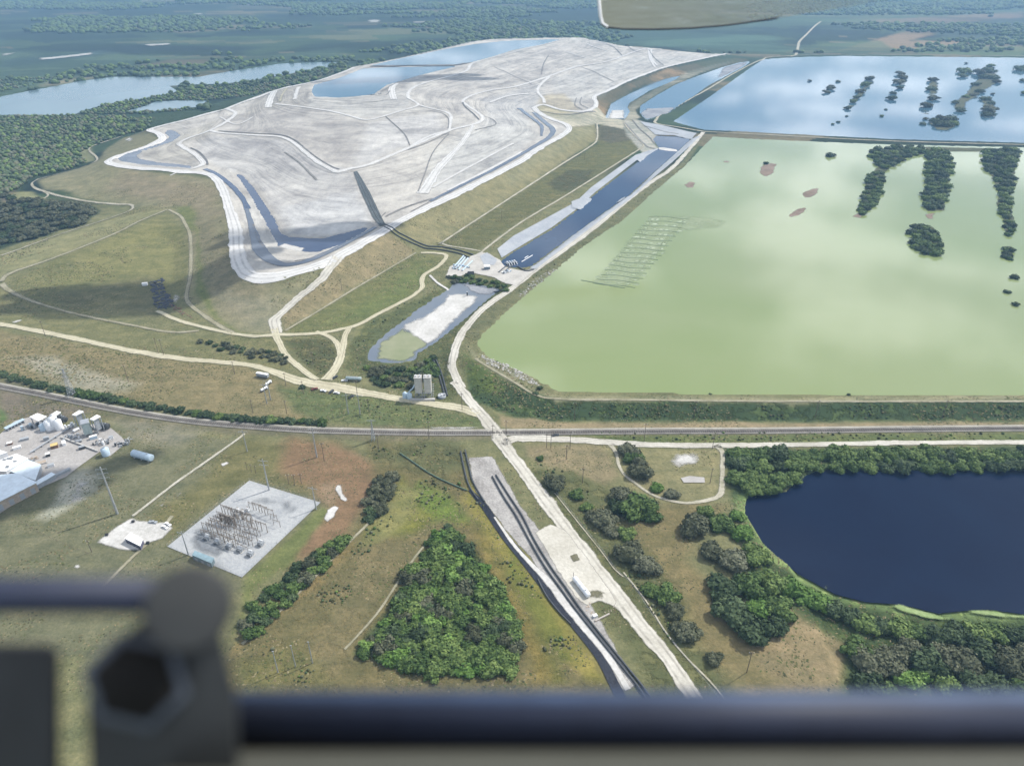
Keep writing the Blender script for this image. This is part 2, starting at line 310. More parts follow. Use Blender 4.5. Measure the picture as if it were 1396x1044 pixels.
# gypsum: pale, streaked along its own contours by the way it was cast
g = N('gypsum', .9, 0, .2); p = g.pos(); ca = g.attr('Col').outputs['Color']
sz = g.n('ShaderNodeSeparateXYZ'); g.l(p, sz.inputs[0])
wob = g.noise(p, .012, 5, .6)
zz = g.math('ADD', g.math('MULTIPLY', sz.outputs[2], 1.5), g.math('MULTIPLY', wob, 1.6))
cb = g.n('ShaderNodeCombineXYZ'); g.l(zz, cb.inputs[2]); g.l(g.math('MULTIPLY', sz.outputs[0], .006), cb.inputs[0]); g.l(g.math('MULTIPLY', sz.outputs[1], .006), cb.inputs[1])
lay = g.noise(cb.outputs[0], 1.0, 4, .75)
c = g.mix(.40, ca, g.ramp(lay, [(.34, (.16, .16, .17)), (.5, (.5, .5, .5)), (.66, (.74, .74, .73))]), 'OVERLAY')
c = g.mix(.55, c, g.ramp(g.noise(p, .016, 7, .68, .6), [(.32, (.24, .24, .25)), (.5, (.5, .5, .5)), (.68, (.70, .70, .68))]), 'OVERLAY')
gu = g.noise(g.scale(p, (.10, .025, .1)), 1.0, 6, .7)
c = g.mix(.40, c, g.ramp(gu, [(.3, (.33, .33, .35)), (.7, (.66, .66, .65))]), 'OVERLAY')
c = g.mix(.3, c, g.ramp(g.noise(p, .35, 4, .7), [(.3, (.38, .38, .38)), (.7, (.62, .62, .62))]), 'OVERLAY')
g.col(c); g.bump(g.math('ADD', g.math('MULTIPLY', lay, 1.3), g.noise(p, .12, 5, .7)), 1.1, .8)
M_GYP = g.m
def water(name, c1, c2, rough=.08, s=.01, bump=.06, ior=1.33, bs=.25, bscale=(1, 1, 1), spec=.5):
    a = N(name, rough, 0, spec); a.b.inputs['IOR'].default_value = ior; p = a.pos()
    a.col(a.ramp(a.noise(p, s, 5, .55, .6), [(.32, c1), (.68, c2)]))
    a.bump(a.noise(a.scale(p, bscale), bs, 3, .55), bump, .6); return a.m
M_GREEN = water('green_pond_water', S(150, 166, 106), S(161, 173, 121), .06, .0045, .04, spec=.75)
M_BLUE = water('pond_water', (.045, .11, .17), (.07, .14, .19), .05, .006, .03, spec=1.0)
M_DARK = water('dark_pond_water', (.0035, .008, .026), (.0045, .011, .032), .12, .02, .05, spec=.14)
M_CANAL = water('canal_water', (.018, .032, .07), (.03, .055, .10), .08, .012, .04)
M_LAKE = water('lake_water', S(120, 145, 155), S(135, 160, 168), .2, .004, .03)
M_DITCH = water('ditch_water', S(92, 102, 118), S(122, 130, 142), .25, .03, .03)
M_BLUED = water('blue_ditch_water', S(66, 82, 112), S(82, 96, 122), .2, .03, .03)
M_SETT = water('settling_water', S(120, 132, 148), S(140, 148, 156), .15, .02, .03)
# ---------------------------------------------------------------- paint the kinds of ground (what grows or lies there)
def dist_poly(x, y, P):
    P = np.asarray(P)[:, :2]; d = np.full(x.shape, 1e9)
    for a, b in zip(P, np.roll(P, -1, 0)):
        e = b-a; L = max((e**2).sum(), 1e-9); t = np.clip(((x-a[0])*e[0]+(y-a[1])*e[1])/L, 0, 1)
        d = np.minimum(d, np.hypot(x-a[0]-t*e[0], y-a[1]-t*e[1]))
    return d
CC = np.zeros(TX.shape+(3,)); CC[:] = S(128, 128, 92)
BU = np.zeros(TX.shape); FA = np.clip((RD-1250)/500, 0, 1)*.9
wx = TX+(fbm(TX, TY, 60)-.5)*1.0; 
def paint(pts, c, feather, amount=1, bush=None, wob=None, flat=False, far=None):
    P = GL(pts) if flat else W(pts)
    x0, y0 = P[:, :2].min(0)-feather*2; x1, y1 = P[:, :2].max(0)+feather*2
    m = (TX > x0) & (TX < x1) & (TY > y0) & (TY < y1)
    if not m.any(): return
    x, y = TX[m], TY[m]; wb = feather*1.2 if wob is None else wob
    x = x+(fbm(TX[m], TY[m], wb*3+8)-.5)*2*wb; y = y+(fbm(TX[m]+900, TY[m]-300, wb*3+8)-.5)*2*wb
    d = dist_poly(x, y, P); s = np.where(inpoly(x, y, P), d, -d)
    f = np.clip(s/feather*.5+.5, 0, 1); f = f*f*(3-2*f)*amount
    CC[m] = CC[m]*(1-f[:, None])+np.array(c)*f[:, None]
    if bush is not None: BU[m] = BU[m]*(1-f)+bush*f
    if far is not None: FA[m] = FA[m]*(1-f)+far*f
def stripe(pts, wpx, c, feather=2, amount=1, **k):
    """band along a line: half-width in metres"""
    P = W(pts)[:, :2]; T = np.gradient(P, axis=0); T /= np.linalg.norm(T, axis=1)[:, None]; Nn = np.column_stack([-T[:, 1], T[:, 0]])
    Q = np.vstack([P+Nn*wpx, (P-Nn*wpx)[::-1]])
    x0, y0 = Q.min(0)-feather*2; x1, y1 = Q.max(0)+feather*2
    m = (TX > x0) & (TX < x1) & (TY > y0) & (TY < y1)
    x, y = TX[m], TY[m]; x = x+(fbm(x, y, 12)-.5)*feather*2; y = y+(fbm(x+50, y+9, 12)-.5)*feather*2
    d = np.full(x.shape, 1e9)
    for a, b in zip(P[:-1], P[1:]):
        e = b-a; L = max((e**2).sum(), 1e-9); t = np.clip(((x-a[0])*e[0]+(y-a[1])*e[1])/L, 0, 1)
        d = np.minimum(d, np.hypot(x-a[0]-t*e[0], y-a[1]-t*e[1]))
    f = np.clip((wpx-d)/feather*.5+.5, 0, 1)*amount
    CC[m] = CC[m]*(1-f[:, None])+np.array(c)*f[:, None]
EXEC_PAINT = True
# far country
farc = CC[nearm == False]
fz = np.clip((RD-1050)/150, 0, 1)[..., None]; a1 = fbm(TX*.45, TY, 520, 3); a2 = fbm(TX*.5+900, TY, 190, 3)
fc = np.where((a1 > .5)[..., None], S(40, 60, 44), S(66, 88, 60)); fc = np.where((a2 > .60)[..., None], S(124, 116, 92), fc); fc = np.where((a2 < .38)[..., None], S(36, 54, 48), fc)
CC[:] = CC*(1-fz)+fc*fz
paint([(-900,30),(-900,-60),(2300,-60),(2300,30),(1396,30),(0,30)], S(86,112,92), 60, flat=True) if False else None
paint([(-300,118),(-300,60),(100,72),(330,80),(470,66),(470,80),(360,92),(150,104),(0,130)], S(84,108,84), 40, flat=True)
paint([(60,118),(120,108),(150,102),(100,104),(60,112)], S(150,142,115), 15, flat=True)
paint([(195,88),(235,82),(290,81),(280,87),(200,93)], S(158,132,108), 20, flat=True)
paint([(330,82),(430,60),(640,50),(660,44),(540,38),(380,48),(250,52),(120,58),(260,62),(350,66)], S(84,110,74), 40, .5, flat=True, far=.9)
paint([(690,48),(990,70),(1080,72),(1060,50),(900,42),(760,34)], S(80,112,92), 30, flat=True)
paint([(820,36),(1200,14),(1396,2),(1396,20),(1100,36)], S(92,120,86), 40, .6, flat=True, far=.7)
paint([(1140,70),(1175,60),(1230,44),(1270,36),(1290,42),(1240,56),(1310,56),(1396,62),(1396,70),(1290,68)], S(158,132,102), 12, .9, flat=True, far=.5)
paint([(1250,62),(1396,64),(1396,78),(1340,77),(1250,74)], S(96,120,76), 12, .8, flat=True)
paint([(1330,28),(1396,24),(1396,60),(1300,52),(1270,44)], S(64,84,78), 14, .9, flat=True)
paint([(1180,28),(1396,16),(1396,24),(1320,30),(1230,38)], S(158,128,108), 20, .6, flat=True)
paint([(1060,72),(1140,72),(1230,74),(1200,56),(1120,60)], S(92,116,78), 10, .7, flat=True)
paint([(0,92),(60,86),(150,74),(140,68),(0,82)], S(60,84,86), 30, .8, flat=True)
# left forest floor and lake banks
paint([(-400,160),(0,158),(104,156),(208,162),(250,150),(330,133),(350,128),(360,118),(420,100),(470,92),(482,94),(430,110),(360,130),(300,150),(220,172),(124,200),(108,210),(120,222),(98,230),(42,245),(22,262),(-20,290),(-300,330)], S(70,92,66), 8, bush=.8, far=0)
paint([(55,206),(100,200),(112,214),(90,222),(60,214)], S(132,120,106), 6, .9, bush=.3)
paint([(108,196),(124,200),(130,218),(116,222),(104,214)], S(142,144,108), 4, 1, bush=.1)
paint([(40,262),(10,262),(2,280),(30,284),(62,272)], S(150,150,108), 5, 1, bush=.15)
paint([(6,258),(24,252),(14,300),(0,300),(0,270)], S(132,116,104), 6, .7)
paint([(-300,290),(0,282),(62,272),(130,282),(138,288),(110,306),(50,324),(-20,345),(-300,420)], S(78,92,72), 5, bush=.8, far=0)
# grass of the outer slopes
SL = S(146,142,112)
paint([(133,216),(168,188),(204,180),(220,190),(150,219),(181,232),(253,238),(295,246),(312,290),(322,345),(330,372),(376,384),(435,368),(452,356),(378,432),(372,456),(318,454),(279,431),(256,405),(262,332),(254,306),(230,286),(184,282),(134,272),(60,258),(52,246),(128,222)], SL, 6, bush=0)
paint([(170,236),(250,242),(298,262),(312,300),(280,300),(240,280),(190,276),(150,262)], S(150,138,116), 20, .8)
paint([(256,300),(300,300),(325,350),(335,372),(370,384),(360,420),(330,440),(290,410),(268,360)], S(134,128,104), 14, .9)
paint([(300,400),(360,400),(395,410),(370,450),(330,448)], S(152,148,128), 14, .7)
paint([(261,300),(270,310),(270,350),(266,400),(285,425),(320,450),(336,455),(318,446),(290,420),(276,380),(272,330)], S(118,128,72), 4, .9)
paint([(236,282),(262,280),(268,300),(258,318),(244,296)], S(120,128,76), 5, .9)
paint([(0,350),(78,324),(150,300),(228,283),(150,318),(78,348),(14,370),(0,380)], S(148,146,106), 6, .9)
paint([(20,384),(78,352),(155,322),(228,290),(250,308),(256,334),(254,376),(248,400),(200,400),(116,428),(78,419),(30,404)], S(126,126,84), 6)
paint([(150,330),(215,300),(245,318),(248,360),(200,370),(160,372),(90,392),(60,388)], S(138,136,88), 16, .8)
paint([(80,400),(150,385),(200,380),(235,400),(225,430),(150,432),(100,425)], S(116,114,86), 12, .7)
paint([(-60,390),(3,388),(40,411),(116,434),(233,456),(318,458),(372,460),(400,500),(389,505),(250,486),(77,453),(-60,432)], S(132,130,90), 5, bush=.1)
# between the slope foot and the canals
paint([(389,452),(450,414),(520,372),(567,345),(602,352),(598,365),(577,378),(574,392),(556,407),(487,443),(438,453)], S(124,126,78), 4, bush=.15)
paint([(440,440),(520,395),(575,360),(585,368),(570,395),(500,430)], S(116,128,70), 10, .8)
paint([(382,430),(408,408),(466,352),(500,332),(528,316),(566,342),(520,371),(450,412),(389,450)], S(150,138,106), 4)
paint([(540,315),(560,298),(710,222),(776,180),(800,168),(812,170),(812,192),(770,220),(710,259),(604,330),(574,333)], S(146,140,104), 5)
paint([(740,186),(776,178),(806,168),(810,180),(780,200),(700,250),(680,252)], S(148,146,116), 8, .7)
paint([(600,332),(710,263),(800,205),(815,196),(818,170),(850,168),(876,198),(845,222),(770,268),(700,305),(652,341)], S(122,120,76), 4, bush=.25)
paint([(745,250),(775,232),(808,232),(800,250),(765,262)], S(104,100,70), 5, .9, bush=.5)
paint([(818,172),(848,168),(862,190),(835,196),(816,190)], S(108,102,84), 4, .9, bush=.3)
paint([(812,152),(813,142),(812,133),(830,126),(856,113),(908,94),(948,86),(1000,80),(1020,82),(984,92),(930,102),(881,114),(855,127),(832,140),(824,160)], S(156,132,102), 4)
paint([(946,86),(974,80),(1000,80),(1010,84),(960,92)], S(116,122,78), 4, .8)
paint([(858,158),(880,168),(896,180),(890,195),(900,205),(880,212),(868,200),(852,180),(846,166)], S(186,184,180), 4)
paint([(466,502),(480,470),(500,440),(560,412),(610,390),(624,378),(690,386),(704,392),(660,424),(634,452),(622,480),(618,505),(628,528),(615,548),(540,532)], S(118,122,78), 4, bush=.45)
paint([(385,462),(452,462),(458,485),(444,512),(432,512),(400,480)], S(124,120,80), 4, bush=.6)
paint([(960,186),(935,226),(893,262),(846,304),(797,338),(756,372),(708,410),(672,440),(648,464),(640,468),(628,480),(634,450),(662,422),(704,390),(736,368),(806,318),(855,278),(922,228)], S(126,126,92), 2.5, bush=.3)
# levee of the green pond
paint([(640,470),(650,485),(690,510),(740,536),(765,540),(1060,542),(1700,544),(1700,550),(1060,550),(760,548),(700,524),(640,500)], S(150,148,118), 3, flat=False)
paint([(634,490),(700,524),(760,548),(1060,550),(1700,551),(1700,573),(1060,574),(760,574),(700,570),(678,560),(640,540)], S(92,112,66), 3, bush=.9)
paint([(632,480),(660,500),(690,520),(680,540),(650,530),(636,515)], S(112,128,60), 5, .9, bush=.4)
paint([(680,566),(760,576),(1060,576),(1700,575),(1700,584),(700,584),(684,580)], S(158,142,112), 2.5, bush=0)
paint([(660,470),(690,480),(720,510),(740,528),(700,515),(670,500)], S(150,148,132), 3, .6)
paint([(790,592),(881,594),(1700,590),(1700,600),(1060,603),(860,602)], S(122,132,76), 2, bush=.4)
# field between the main road and the railway
paint([(-100,440),(0,448),(180,484),(330,502),(400,524),(450,532),(470,545),(460,570),(400,578),(200,553),(60,518),(-100,500)], S(146,134,98), 5, bush=.15)
paint([(20,490),(80,496),(140,512),(190,525),(160,535),(90,528),(40,510)], S(186,182,172), 8, .65, wob=22)
paint([(380,525),(450,536),(480,530),(560,552),(640,566),(668,580),(560,582),(440,576),(400,560)], S(120,130,82), 6, bush=.35)
paint([(-50,512),(30,520),(70,534),(200,560),(360,578),(680,584),(690,600),(500,600),(340,594),(200,582),(90,562),(0,545)], S(122,118,94), 3)
paint([(0,532),(60,548),(130,560),(100,575),(30,570),(0,580)], S(128,118,108), 5, .9)
paint([(0,555),(12,570),(0,578)], S(96,124,66), 3, 1)
# lawns of the plant at the left
paint([(150,585),(330,598),(440,610),(520,622),(500,650),(440,690),(340,790),(230,900),(-120,900),(-120,620),(60,640),(110,610),(140,600)], S(122,122,96), 4, bush=0)
paint([(330,600),(430,612),(440,640),(420,672),(340,652),(240,730),(212,715),(230,690)], S(122,118,76), 8, .9)
paint([(96,650),(120,645),(142,652),(140,672),(110,690),(75,706),(60,700),(85,672)], S(196,194,186), 6, .8, wob=12)
paint([(146,580),(200,578),(270,590),(240,602),(180,600)], S(146,142,128), 8, .8)
paint([(395,600),(470,606),(520,622),(524,650),(500,690),(470,730),(420,760),(380,775),(392,745),(440,690),(420,664),(380,645)], S(142,114,86), 8, bush=0)
paint([(340,780),(380,742),(440,692),(450,700),(396,765),(350,800),(320,860)], S(116,124,74), 3, 1)
paint([(432,672),(440,660),(466,662),(468,672),(450,690)], S(150,128,104), 4)
# the triangle of scrub and its verges
paint([(500,600),(636,612),(640,650),(680,712),(730,790),(800,880),(835,940),(780,1040),(250,1040),(320,870),(400,780),(480,730),(508,690)], S(126,116,78), 6, bush=.2)
paint([(545,650),(580,668),(620,690),(590,720),(540,735),(505,725),(530,690)], S(132,134,56), 6, .9)
paint([(570,655),(620,680),(650,712),(600,705),(562,672)], S(116,138,52), 5, .9)
paint([(636,712),(668,745),(704,800),(740,870),(760,920),(730,920),(690,830),(650,750)], S(142,126,62), 5, .9)
paint([(655,735),(700,800),(735,870),(750,930),(770,930),(740,850),(700,780)], S(106,112,52), 4, .6)
paint([(508,730),(560,735),(600,720),(590,745),(540,800),(490,860),(430,935),(380,935),(430,850)], S(136,124,88), 7, .9)
paint([(490,740),(440,790),(370,850),(320,890),(322,880),(370,835),(430,775),(478,735)], S(150,130,84), 3, .9)
paint([(330,900),(400,880),(440,935),(330,940)], S(118,118,66), 6, .6)
paint([(500,612),(560,600),(636,610),(634,640),(600,655),(550,640)], S(120,120,80), 8, .8, bush=.5)
paint([(598,728),(616,720),(640,748),(684,805),(700,838),(708,884),(700,918),(560,918),(530,905),(484,888),(502,862),(552,802),(586,740)], S(92,108,58), 3, bush=1)
paint([(640,655),(660,680),(700,730),(750,800),(800,880),(830,930),(800,930),(740,850),(690,770),(650,710),(625,680)], S(148,140,60), 4, .8, bush=0)
paint([(690,745),(720,790),(760,850),(780,900),(765,905),(725,840),(690,780)], S(116,122,52), 3, .8)
paint([(545,660),(575,664),(560,700),(515,740),(490,742),(515,700)], S(150,146,92), 4, .8)
# right of the haul road
paint([(712,606),(760,604),(840,608),(850,640),(820,660),(760,640),(715,618)], S(148,136,106), 5)
paint([(720,640),(780,640),(820,665),(900,740),(970,830),(1010,1040),(940,1040),(860,900),(780,760)], S(120,120,80), 5, bush=.35)
paint([(820,610),(985,612),(984,665),(975,678),(900,686),(860,660),(846,640)], S(148,142,104), 4, bush=.1)
paint([(862,690),(900,690),(990,690),(930,760),(990,820),(1010,860),(1100,870),(1150,850),(1120,940),(1010,960),(930,830),(890,760),(850,720)], S(136,124,86), 6, bush=.1)
paint([(1050,830),(1110,825),(1190,850),(1160,900),(1150,940),(1050,930),(1020,900)], S(152,136,104), 6, .9)
paint([(985,612),(1500,608),(1500,645),(1100,645),(1040,690),(1000,690),(992,650)], S(92,110,68), 3, bush=.5)
paint([(1010,690),(1050,760),(1130,810),(1240,830),(1500,840),(1500,1000),(1150,960),(1160,880),(1080,830),(1020,780)], S(86,104,58), 4, bush=.5)
paint([(1000,680),(1022,668),(1030,720),(1050,752),(1130,806),(1250,826),(1400,832),(1400,845),(1240,842),(1120,818),(1030,745)], S(150,176,104), 2.5, .8)
M_LATER = True
paint([(856,146),(872,134),(896,120),(930,102),(985,86),(1000,84),(984,90),(948,103),(924,113),(898,127),(876,142),(866,150),(872,160),(862,166),(852,164),(856,154)], S(178,172,158), 2.5, bush=0)
paint([(330,132),(350,128),(396,117),(438,106),(470,94),(478,90),(440,98),(396,110),(350,120),(320,130)], S(140,132,110), 6, .9)
paint([(726,152),(745,148),(775,150),(812,146),(826,158),(850,164),(850,176),(815,169),(790,172),(776,176),(745,162)], S(198,192,178), 3, bush=0)
# gypsum tones
mg = inpoly(TX, TY, np.vstack([GL(RING), GL(RING2)[1:], backW[1:]]))
GYC = S(200,196,188)
CC[mg] = GYC
paint([(285,185),(380,190),(420,212),(480,238),(500,300),(440,320),(395,318),(370,280),(340,240),(290,226),(262,206)], S(198,196,192), 6, .8)
paint([(396,282),(440,270),(490,262),(505,300),(470,318),(405,318),(390,300)], S(214,214,212), 12, .8)
paint([(310,186),(385,192),(440,228),(470,245),(420,250),(370,225),(300,200)], S(176,174,172), 10, .5)
paint([(300,160),(375,145),(440,150),(500,170),(505,200),(480,225),(440,222),(390,186),(300,180)], S(182,178,172), 10, .85)
paint([(500,168),(600,155),(610,176),(500,222),(485,225)], S(206,204,200), 10, .8)
paint([(565,125),(640,100),(760,62),(800,60),(740,105),(640,128),(632,150),(650,160),(600,150)], S(194,190,183), 12, .8)
paint([(585,210),(640,176),(700,165),(730,180),(700,205),(600,262),(580,255)], S(204,202,195), 12, .8)
paint([(660,135),(740,112),(730,160),(700,175),(660,170)], S(190,189,186), 14, .8)
paint([(640,175),(700,150),(740,185),(700,210),(625,250),(580,262),(600,230)], S(203,202,197), 12, .7)
paint([(750,108),(860,78),(960,76),(900,92),(850,110),(800,140),(760,145)], S(196,195,190), 12, .7)
paint([(365,125),(425,116),(425,140),(366,150),(330,160)], S(172,168,160), 6, .8)
paint([(424,131),(520,130),(560,120),(555,150),(500,160),(420,146)], S(198,196,190), 6, .8)
paint([(728,150),(740,130),(770,128),(790,150),(760,158)], S(196,186,160), 8, .8)
paint([(226,188),(300,162),(285,186),(248,196),(270,215),(255,226),(200,216),(195,208)], S(186,182,172), 5, .8)
paint([(330,285),(345,262),(372,310),(385,345),(352,345),(336,310)], S(206,204,198), 5, .8)
# ---------------------------------------------------------------- build terrain meshes
def mesh_from(name, verts, faces):
    me = bpy.data.meshes.new(name); verts = np.asarray(verts, np.float32)
    me.vertices.add(len(verts)); me.vertices.foreach_set('co', verts.ravel())
    faces = np.asarray(faces, np.int32); k = faces.shape[1]
    me.loops.add(faces.size); me.loops.foreach_set('vertex_index', faces.ravel())
    me.polygons.add(len(faces)); me.polygons.foreach_set('loop_start', np.arange(0, faces.size, k, dtype=np.int32))
    me.update(calc_edges=True); return me
def struct(o): o['kind'] = 'structure'; return o
ii, jj = np.meshgrid(np.arange(NA), np.arange(NR-1)); i2 = (ii+1) % NA
quads = np.stack([jj*NA+ii, jj*NA+i2, (jj+1)*NA+i2, (jj+1)*NA+ii], -1).reshape(-1, 4)[:, ::-1]
allv = np.stack([TX, TY, TZ], -1).reshape(-1, 3)
gyf = mg.reshape(-1)[quads].sum(1) >= 2
for nm, sel, mat in (('ground', ~gyf, M_GROUND), ('gypsum_hill', gyf, M_GYP)):
    fq = quads[sel]; used, inv = np.unique(fq, return_inverse=True); fq = inv.reshape(-1, 4)
    me = mesh_from(nm, allv[used], fq); me.materials.append(mat)
    for an, arr in (('Col', CC.reshape(-1, 3)[used]),):
        a = me.attributes.new(an, 'FLOAT_COLOR', 'POINT'); a.data.foreach_set('color', np.column_stack([arr, np.ones(len(arr))]).astype(np.float32).ravel())
    for an, arr in (('bushy', BU), ('far', FA)):
        a = me.attributes.new(an, 'FLOAT', 'POINT'); a.data.foreach_set('value', arr.reshape(-1)[used].astype(np.float32))
    me.polygons.foreach_set('use_smooth', np.ones(len(fq), bool))
    o = bpy.data.objects.new(nm, me); COL.objects.link(o); struct(o)
# ---------------------------------------------------------------- sheets laid on the ground
def cdt(P, inner):
    n = len(P); pts = [Vector(q) for q in P]+[Vector(q) for q in inner]
    vo, eo, fo, *_ = delaunay_2d_cdt(pts, [], [list(range(n))], 1, 1e-4)
    return np.array([[v.x, v.y] for v in vo]), [list(f) for f in fo if len(f) == 3]
def densify(P, step):
    out = []
    for a, b in zip(P, np.roll(P, -1, 0)):
        n = max(1, int(np.hypot(*(b-a)[:2])/step)); out += [a+(b-a)*t for t in np.arange(n)/n]
    return np.array(out)
PADS = []
def sheet(name, pts, mat, z=None, lift=.15, feather=6.0, step=None, rough_edge=0.0, kind='structure'):
    P = GL(pts, z) if z is not None else W(pts)
    dm = float(np.hypot(P[:, 0], P[:, 1]).mean()); st = step or min(max(3, dm/170), max(.8, feather*.5)) if feather < 8 else max(3, dm/170)
    P = densify(P[:, :2], st)
    if name in ('gravel_apron', 'gravel_lot', 'plant_yard', 'substation_pad', 'pump_yard', 'pool'): PADS.append(P)
    if rough_edge:
        P = P+np.column_stack([fbm(P[:, 0], P[:, 1], rough_edge*4)-.5, fbm(P[:, 0]+70, P[:, 1]-40, rough_edge*4)-.5])*2*rough_edge
    inner = []
    if z is None or 'water' not in name:
        if z is not None and (np.ptp(P[:, 0])/st > 90 or np.ptp(P[:, 1])/st > 90): st *= 2
        x0, y0 = P.min(0); x1, y1 = P.max(0); X, Y = np.meshgrid(np.arange(x0, x1, st), np.arange(y0, y1, st)); X = X.ravel(); Y = Y.ravel()
        ok = inpoly(X, Y, P); X, Y = X[ok], Y[ok]; ok = dist_poly(X, Y, P) > st*.45; inner = np.column_stack([X[ok], Y[ok]])
    v, f = cdt(P, inner)
    zz = np.full(len(v), z) if z is not None else Hm(v[:, 0], v[:, 1])+lift+np.hypot(v[:, 0], v[:, 1])*2.5e-4
    me = mesh_from(name, np.column_stack([v, zz]), f)
    a = me.attributes.new('edge', 'FLOAT', 'POINT'); a.data.foreach_set('value', np.clip(dist_poly(v[:, 0], v[:, 1], P)/feather, 0, 1).astype(np.float32))
    me.materials.append(mat); me.polygons.foreach_set('use_smooth', np.ones(len(f), bool))
    if me.polygons[0].normal.z < 0: me.flip_normals()
    o = bpy.data.objects.new(name, me); COL.objects.link(o)
    if kind: o['kind'] = kind
    return o
def smooth_line(P, step):
    P = np.asarray(P, float); Q = []
    for i in range(len(P)-1):
        p0 = P[max(i-1, 0)]; p1 = P[i]; p2 = P[i+1]; p3 = P[min(i+2, len(P)-1)]
        n = max(1, int(np.linalg.norm((p2-p1)[:2])/step))
        for t in np.arange(n)/n:
            Q.append(.5*((2*p1)+(-p0+p2)*t+(2*p0-5*p1+4*p2-p3)*t*t+(-p0+3*p1-3*p2+p3)*t**3))
    Q.append(P[-1]); return np.array(Q)
ROADC = []
def road(name, pts, wid, mat, lift=.25, wob=.35, world=None, kind='structure', K=5, smooth=True):
    P = W(pts)[:, :2] if world is None else np.asarray(world)[:, :2]
    dm = np.hypot(P[:, 0], P[:, 1]).mean(); st = max(2.5, dm/220)
    wd = np.full(len(P), float(wid)) if np.isscalar(wid) else np.interp(np.linspace(0, 1, len(P)), np.linspace(0, 1, len(wid)), wid)
    Q = smooth_line(np.column_stack([P, wd]), st) if smooth else np.column_stack([P, wd])
    C = Q[:, :2]; T = np.gradient(C, axis=0); T /= np.maximum(np.linalg.norm(T, axis=1), 1e-6)[:, None]
    Nn = np.column_stack([-T[:, 1], T[:, 0]]); hw = Q[:, 2]/2
    e = np.linspace(-1, 1, K); vs_, ed, ac = [], [], []
    for k, t in enumerate(e):
        j = 1+(wob*(fbm(C[:, 0]+50*np.sign(t), C[:, 1], 14, 3)-.5)*2 if abs(t) == 1 else 0)
        xy = C+Nn*(hw*t*j)[:, None]
        vs_.append(np.column_stack([xy, Hm(xy[:, 0], xy[:, 1])+lift+np.hypot(xy[:, 0], xy[:, 1])*3e-4])); ed.append(np.full(len(C), (1-abs(t))*1.6)); ac.append(np.full(len(C), t))
    v = np.stack(vs_, 1); n = len(C); idx = np.arange(n*K).reshape(n, K)
    f = np.stack([idx[:-1, :-1], idx[:-1, 1:], idx[1:, 1:], idx[1:, :-1]], -1).reshape(-1, 4)
    me = mesh_from(name, v.reshape(-1, 3), f); a = me.attributes.new('edge', 'FLOAT', 'POINT')
    a.data.foreach_set('value', np.stack(ed, 1).ravel().astype(np.float32)); me.materials.append(mat)
    a = me.attributes.new('across', 'FLOAT', 'POINT'); a.data.foreach_set('value', np.stack(ac, 1).ravel().astype(np.float32)); ROADC.append((C, hw))
    if me.polygons[0].normal.z < 0: me.flip_normals()
    o = bpy.data.objects.new(name, me); COL.objects.link(o)
    if kind: o['kind'] = kind
    return o
WM = {'POND_A': M_BLUE, 'POND_B': M_BLUE, 'DIT_A': M_DITCH, 'DIT_B': M_BLUED, 'DIT_C': M_BLUED, 'DIT_D': M_DITCH, 'DIT_E': M_DITCH, 'P3': M_BLUE, 'P4': M_BLUE, 'P5': M_BLUE, 'P6': M_GREEN, 'P7': M_CANAL, 'P8': M_SETT, 'P9': M_DARK, 'P10': M_LAKE}
WN = {'DIT': 'ditch_water', 'POND': 'upper_pond_water', 'P3': 'pond_water', 'P4': 'pond_water', 'P5': 'blue_pond_water', 'P6': 'green_pond_water', 'P7': 'canal_water', 'P8': 'settling_pond_water', 'P9': 'dark_pond_water', 'P10': 'lake_water'}
for n, P, z in WATER:
    sheet(WN.get(n, WN.get(n.split('_')[0])), [q[:2] for q in P], WM[n], z=z)
# roads and tracks
M_WHITE = soil('white_haul_road', S(222,221,218), S(246,245,242), None, .05, .5)
M_ROAD = soil('crushed_shell_road', S(205,200,186), S(238,234,222), 6, .04, .5, lo=.12, hi=.4)
M_YEL = soil('yellow_shell_road', S(205,197,168), S(232,225,196), 6, .05, .5, lo=.12, hi=.4)
M_TRACK = soil('dirt_track', S(168,164,140), S(212,206,188), 8, .06, .5, lo=.3, hi=.75)
M_FAINT = soil('faint_track', S(150,146,118), S(190,184,160), 9, .06, .5, lo=.42, hi=1.0)
M_PALE = soil('pale_sand', S(206,204,198), S(242,240,236), 10, .05, .5, lo=.3, hi=.8)
M_GYR = soil('gypsum_road', S(222,221,217), S(244,243,240), 7, .05, .5, lo=.1, hi=.35)
M_GREY = soil('grey_liner', S(176,182,190), S(202,206,210), None, .04, .4)
M_BLK = soil('black_liner', S(38,41,52), S(62,66,76), None, .05, .6, rough=.5)
M_WET = soil('wet_gypsum', S(138,142,150), S(184,186,190), 10, .03, .3, lo=.2, hi=.6)
M_CONC = soil('concrete_yard', S(178,174,170), S(206,202,198), None, .05, .5)
M_SUB = soil('gravel_pad', S(176,180,184), S(206,208,208), None, .04, .5)
def q2(L): return [p[:2] for p in L]
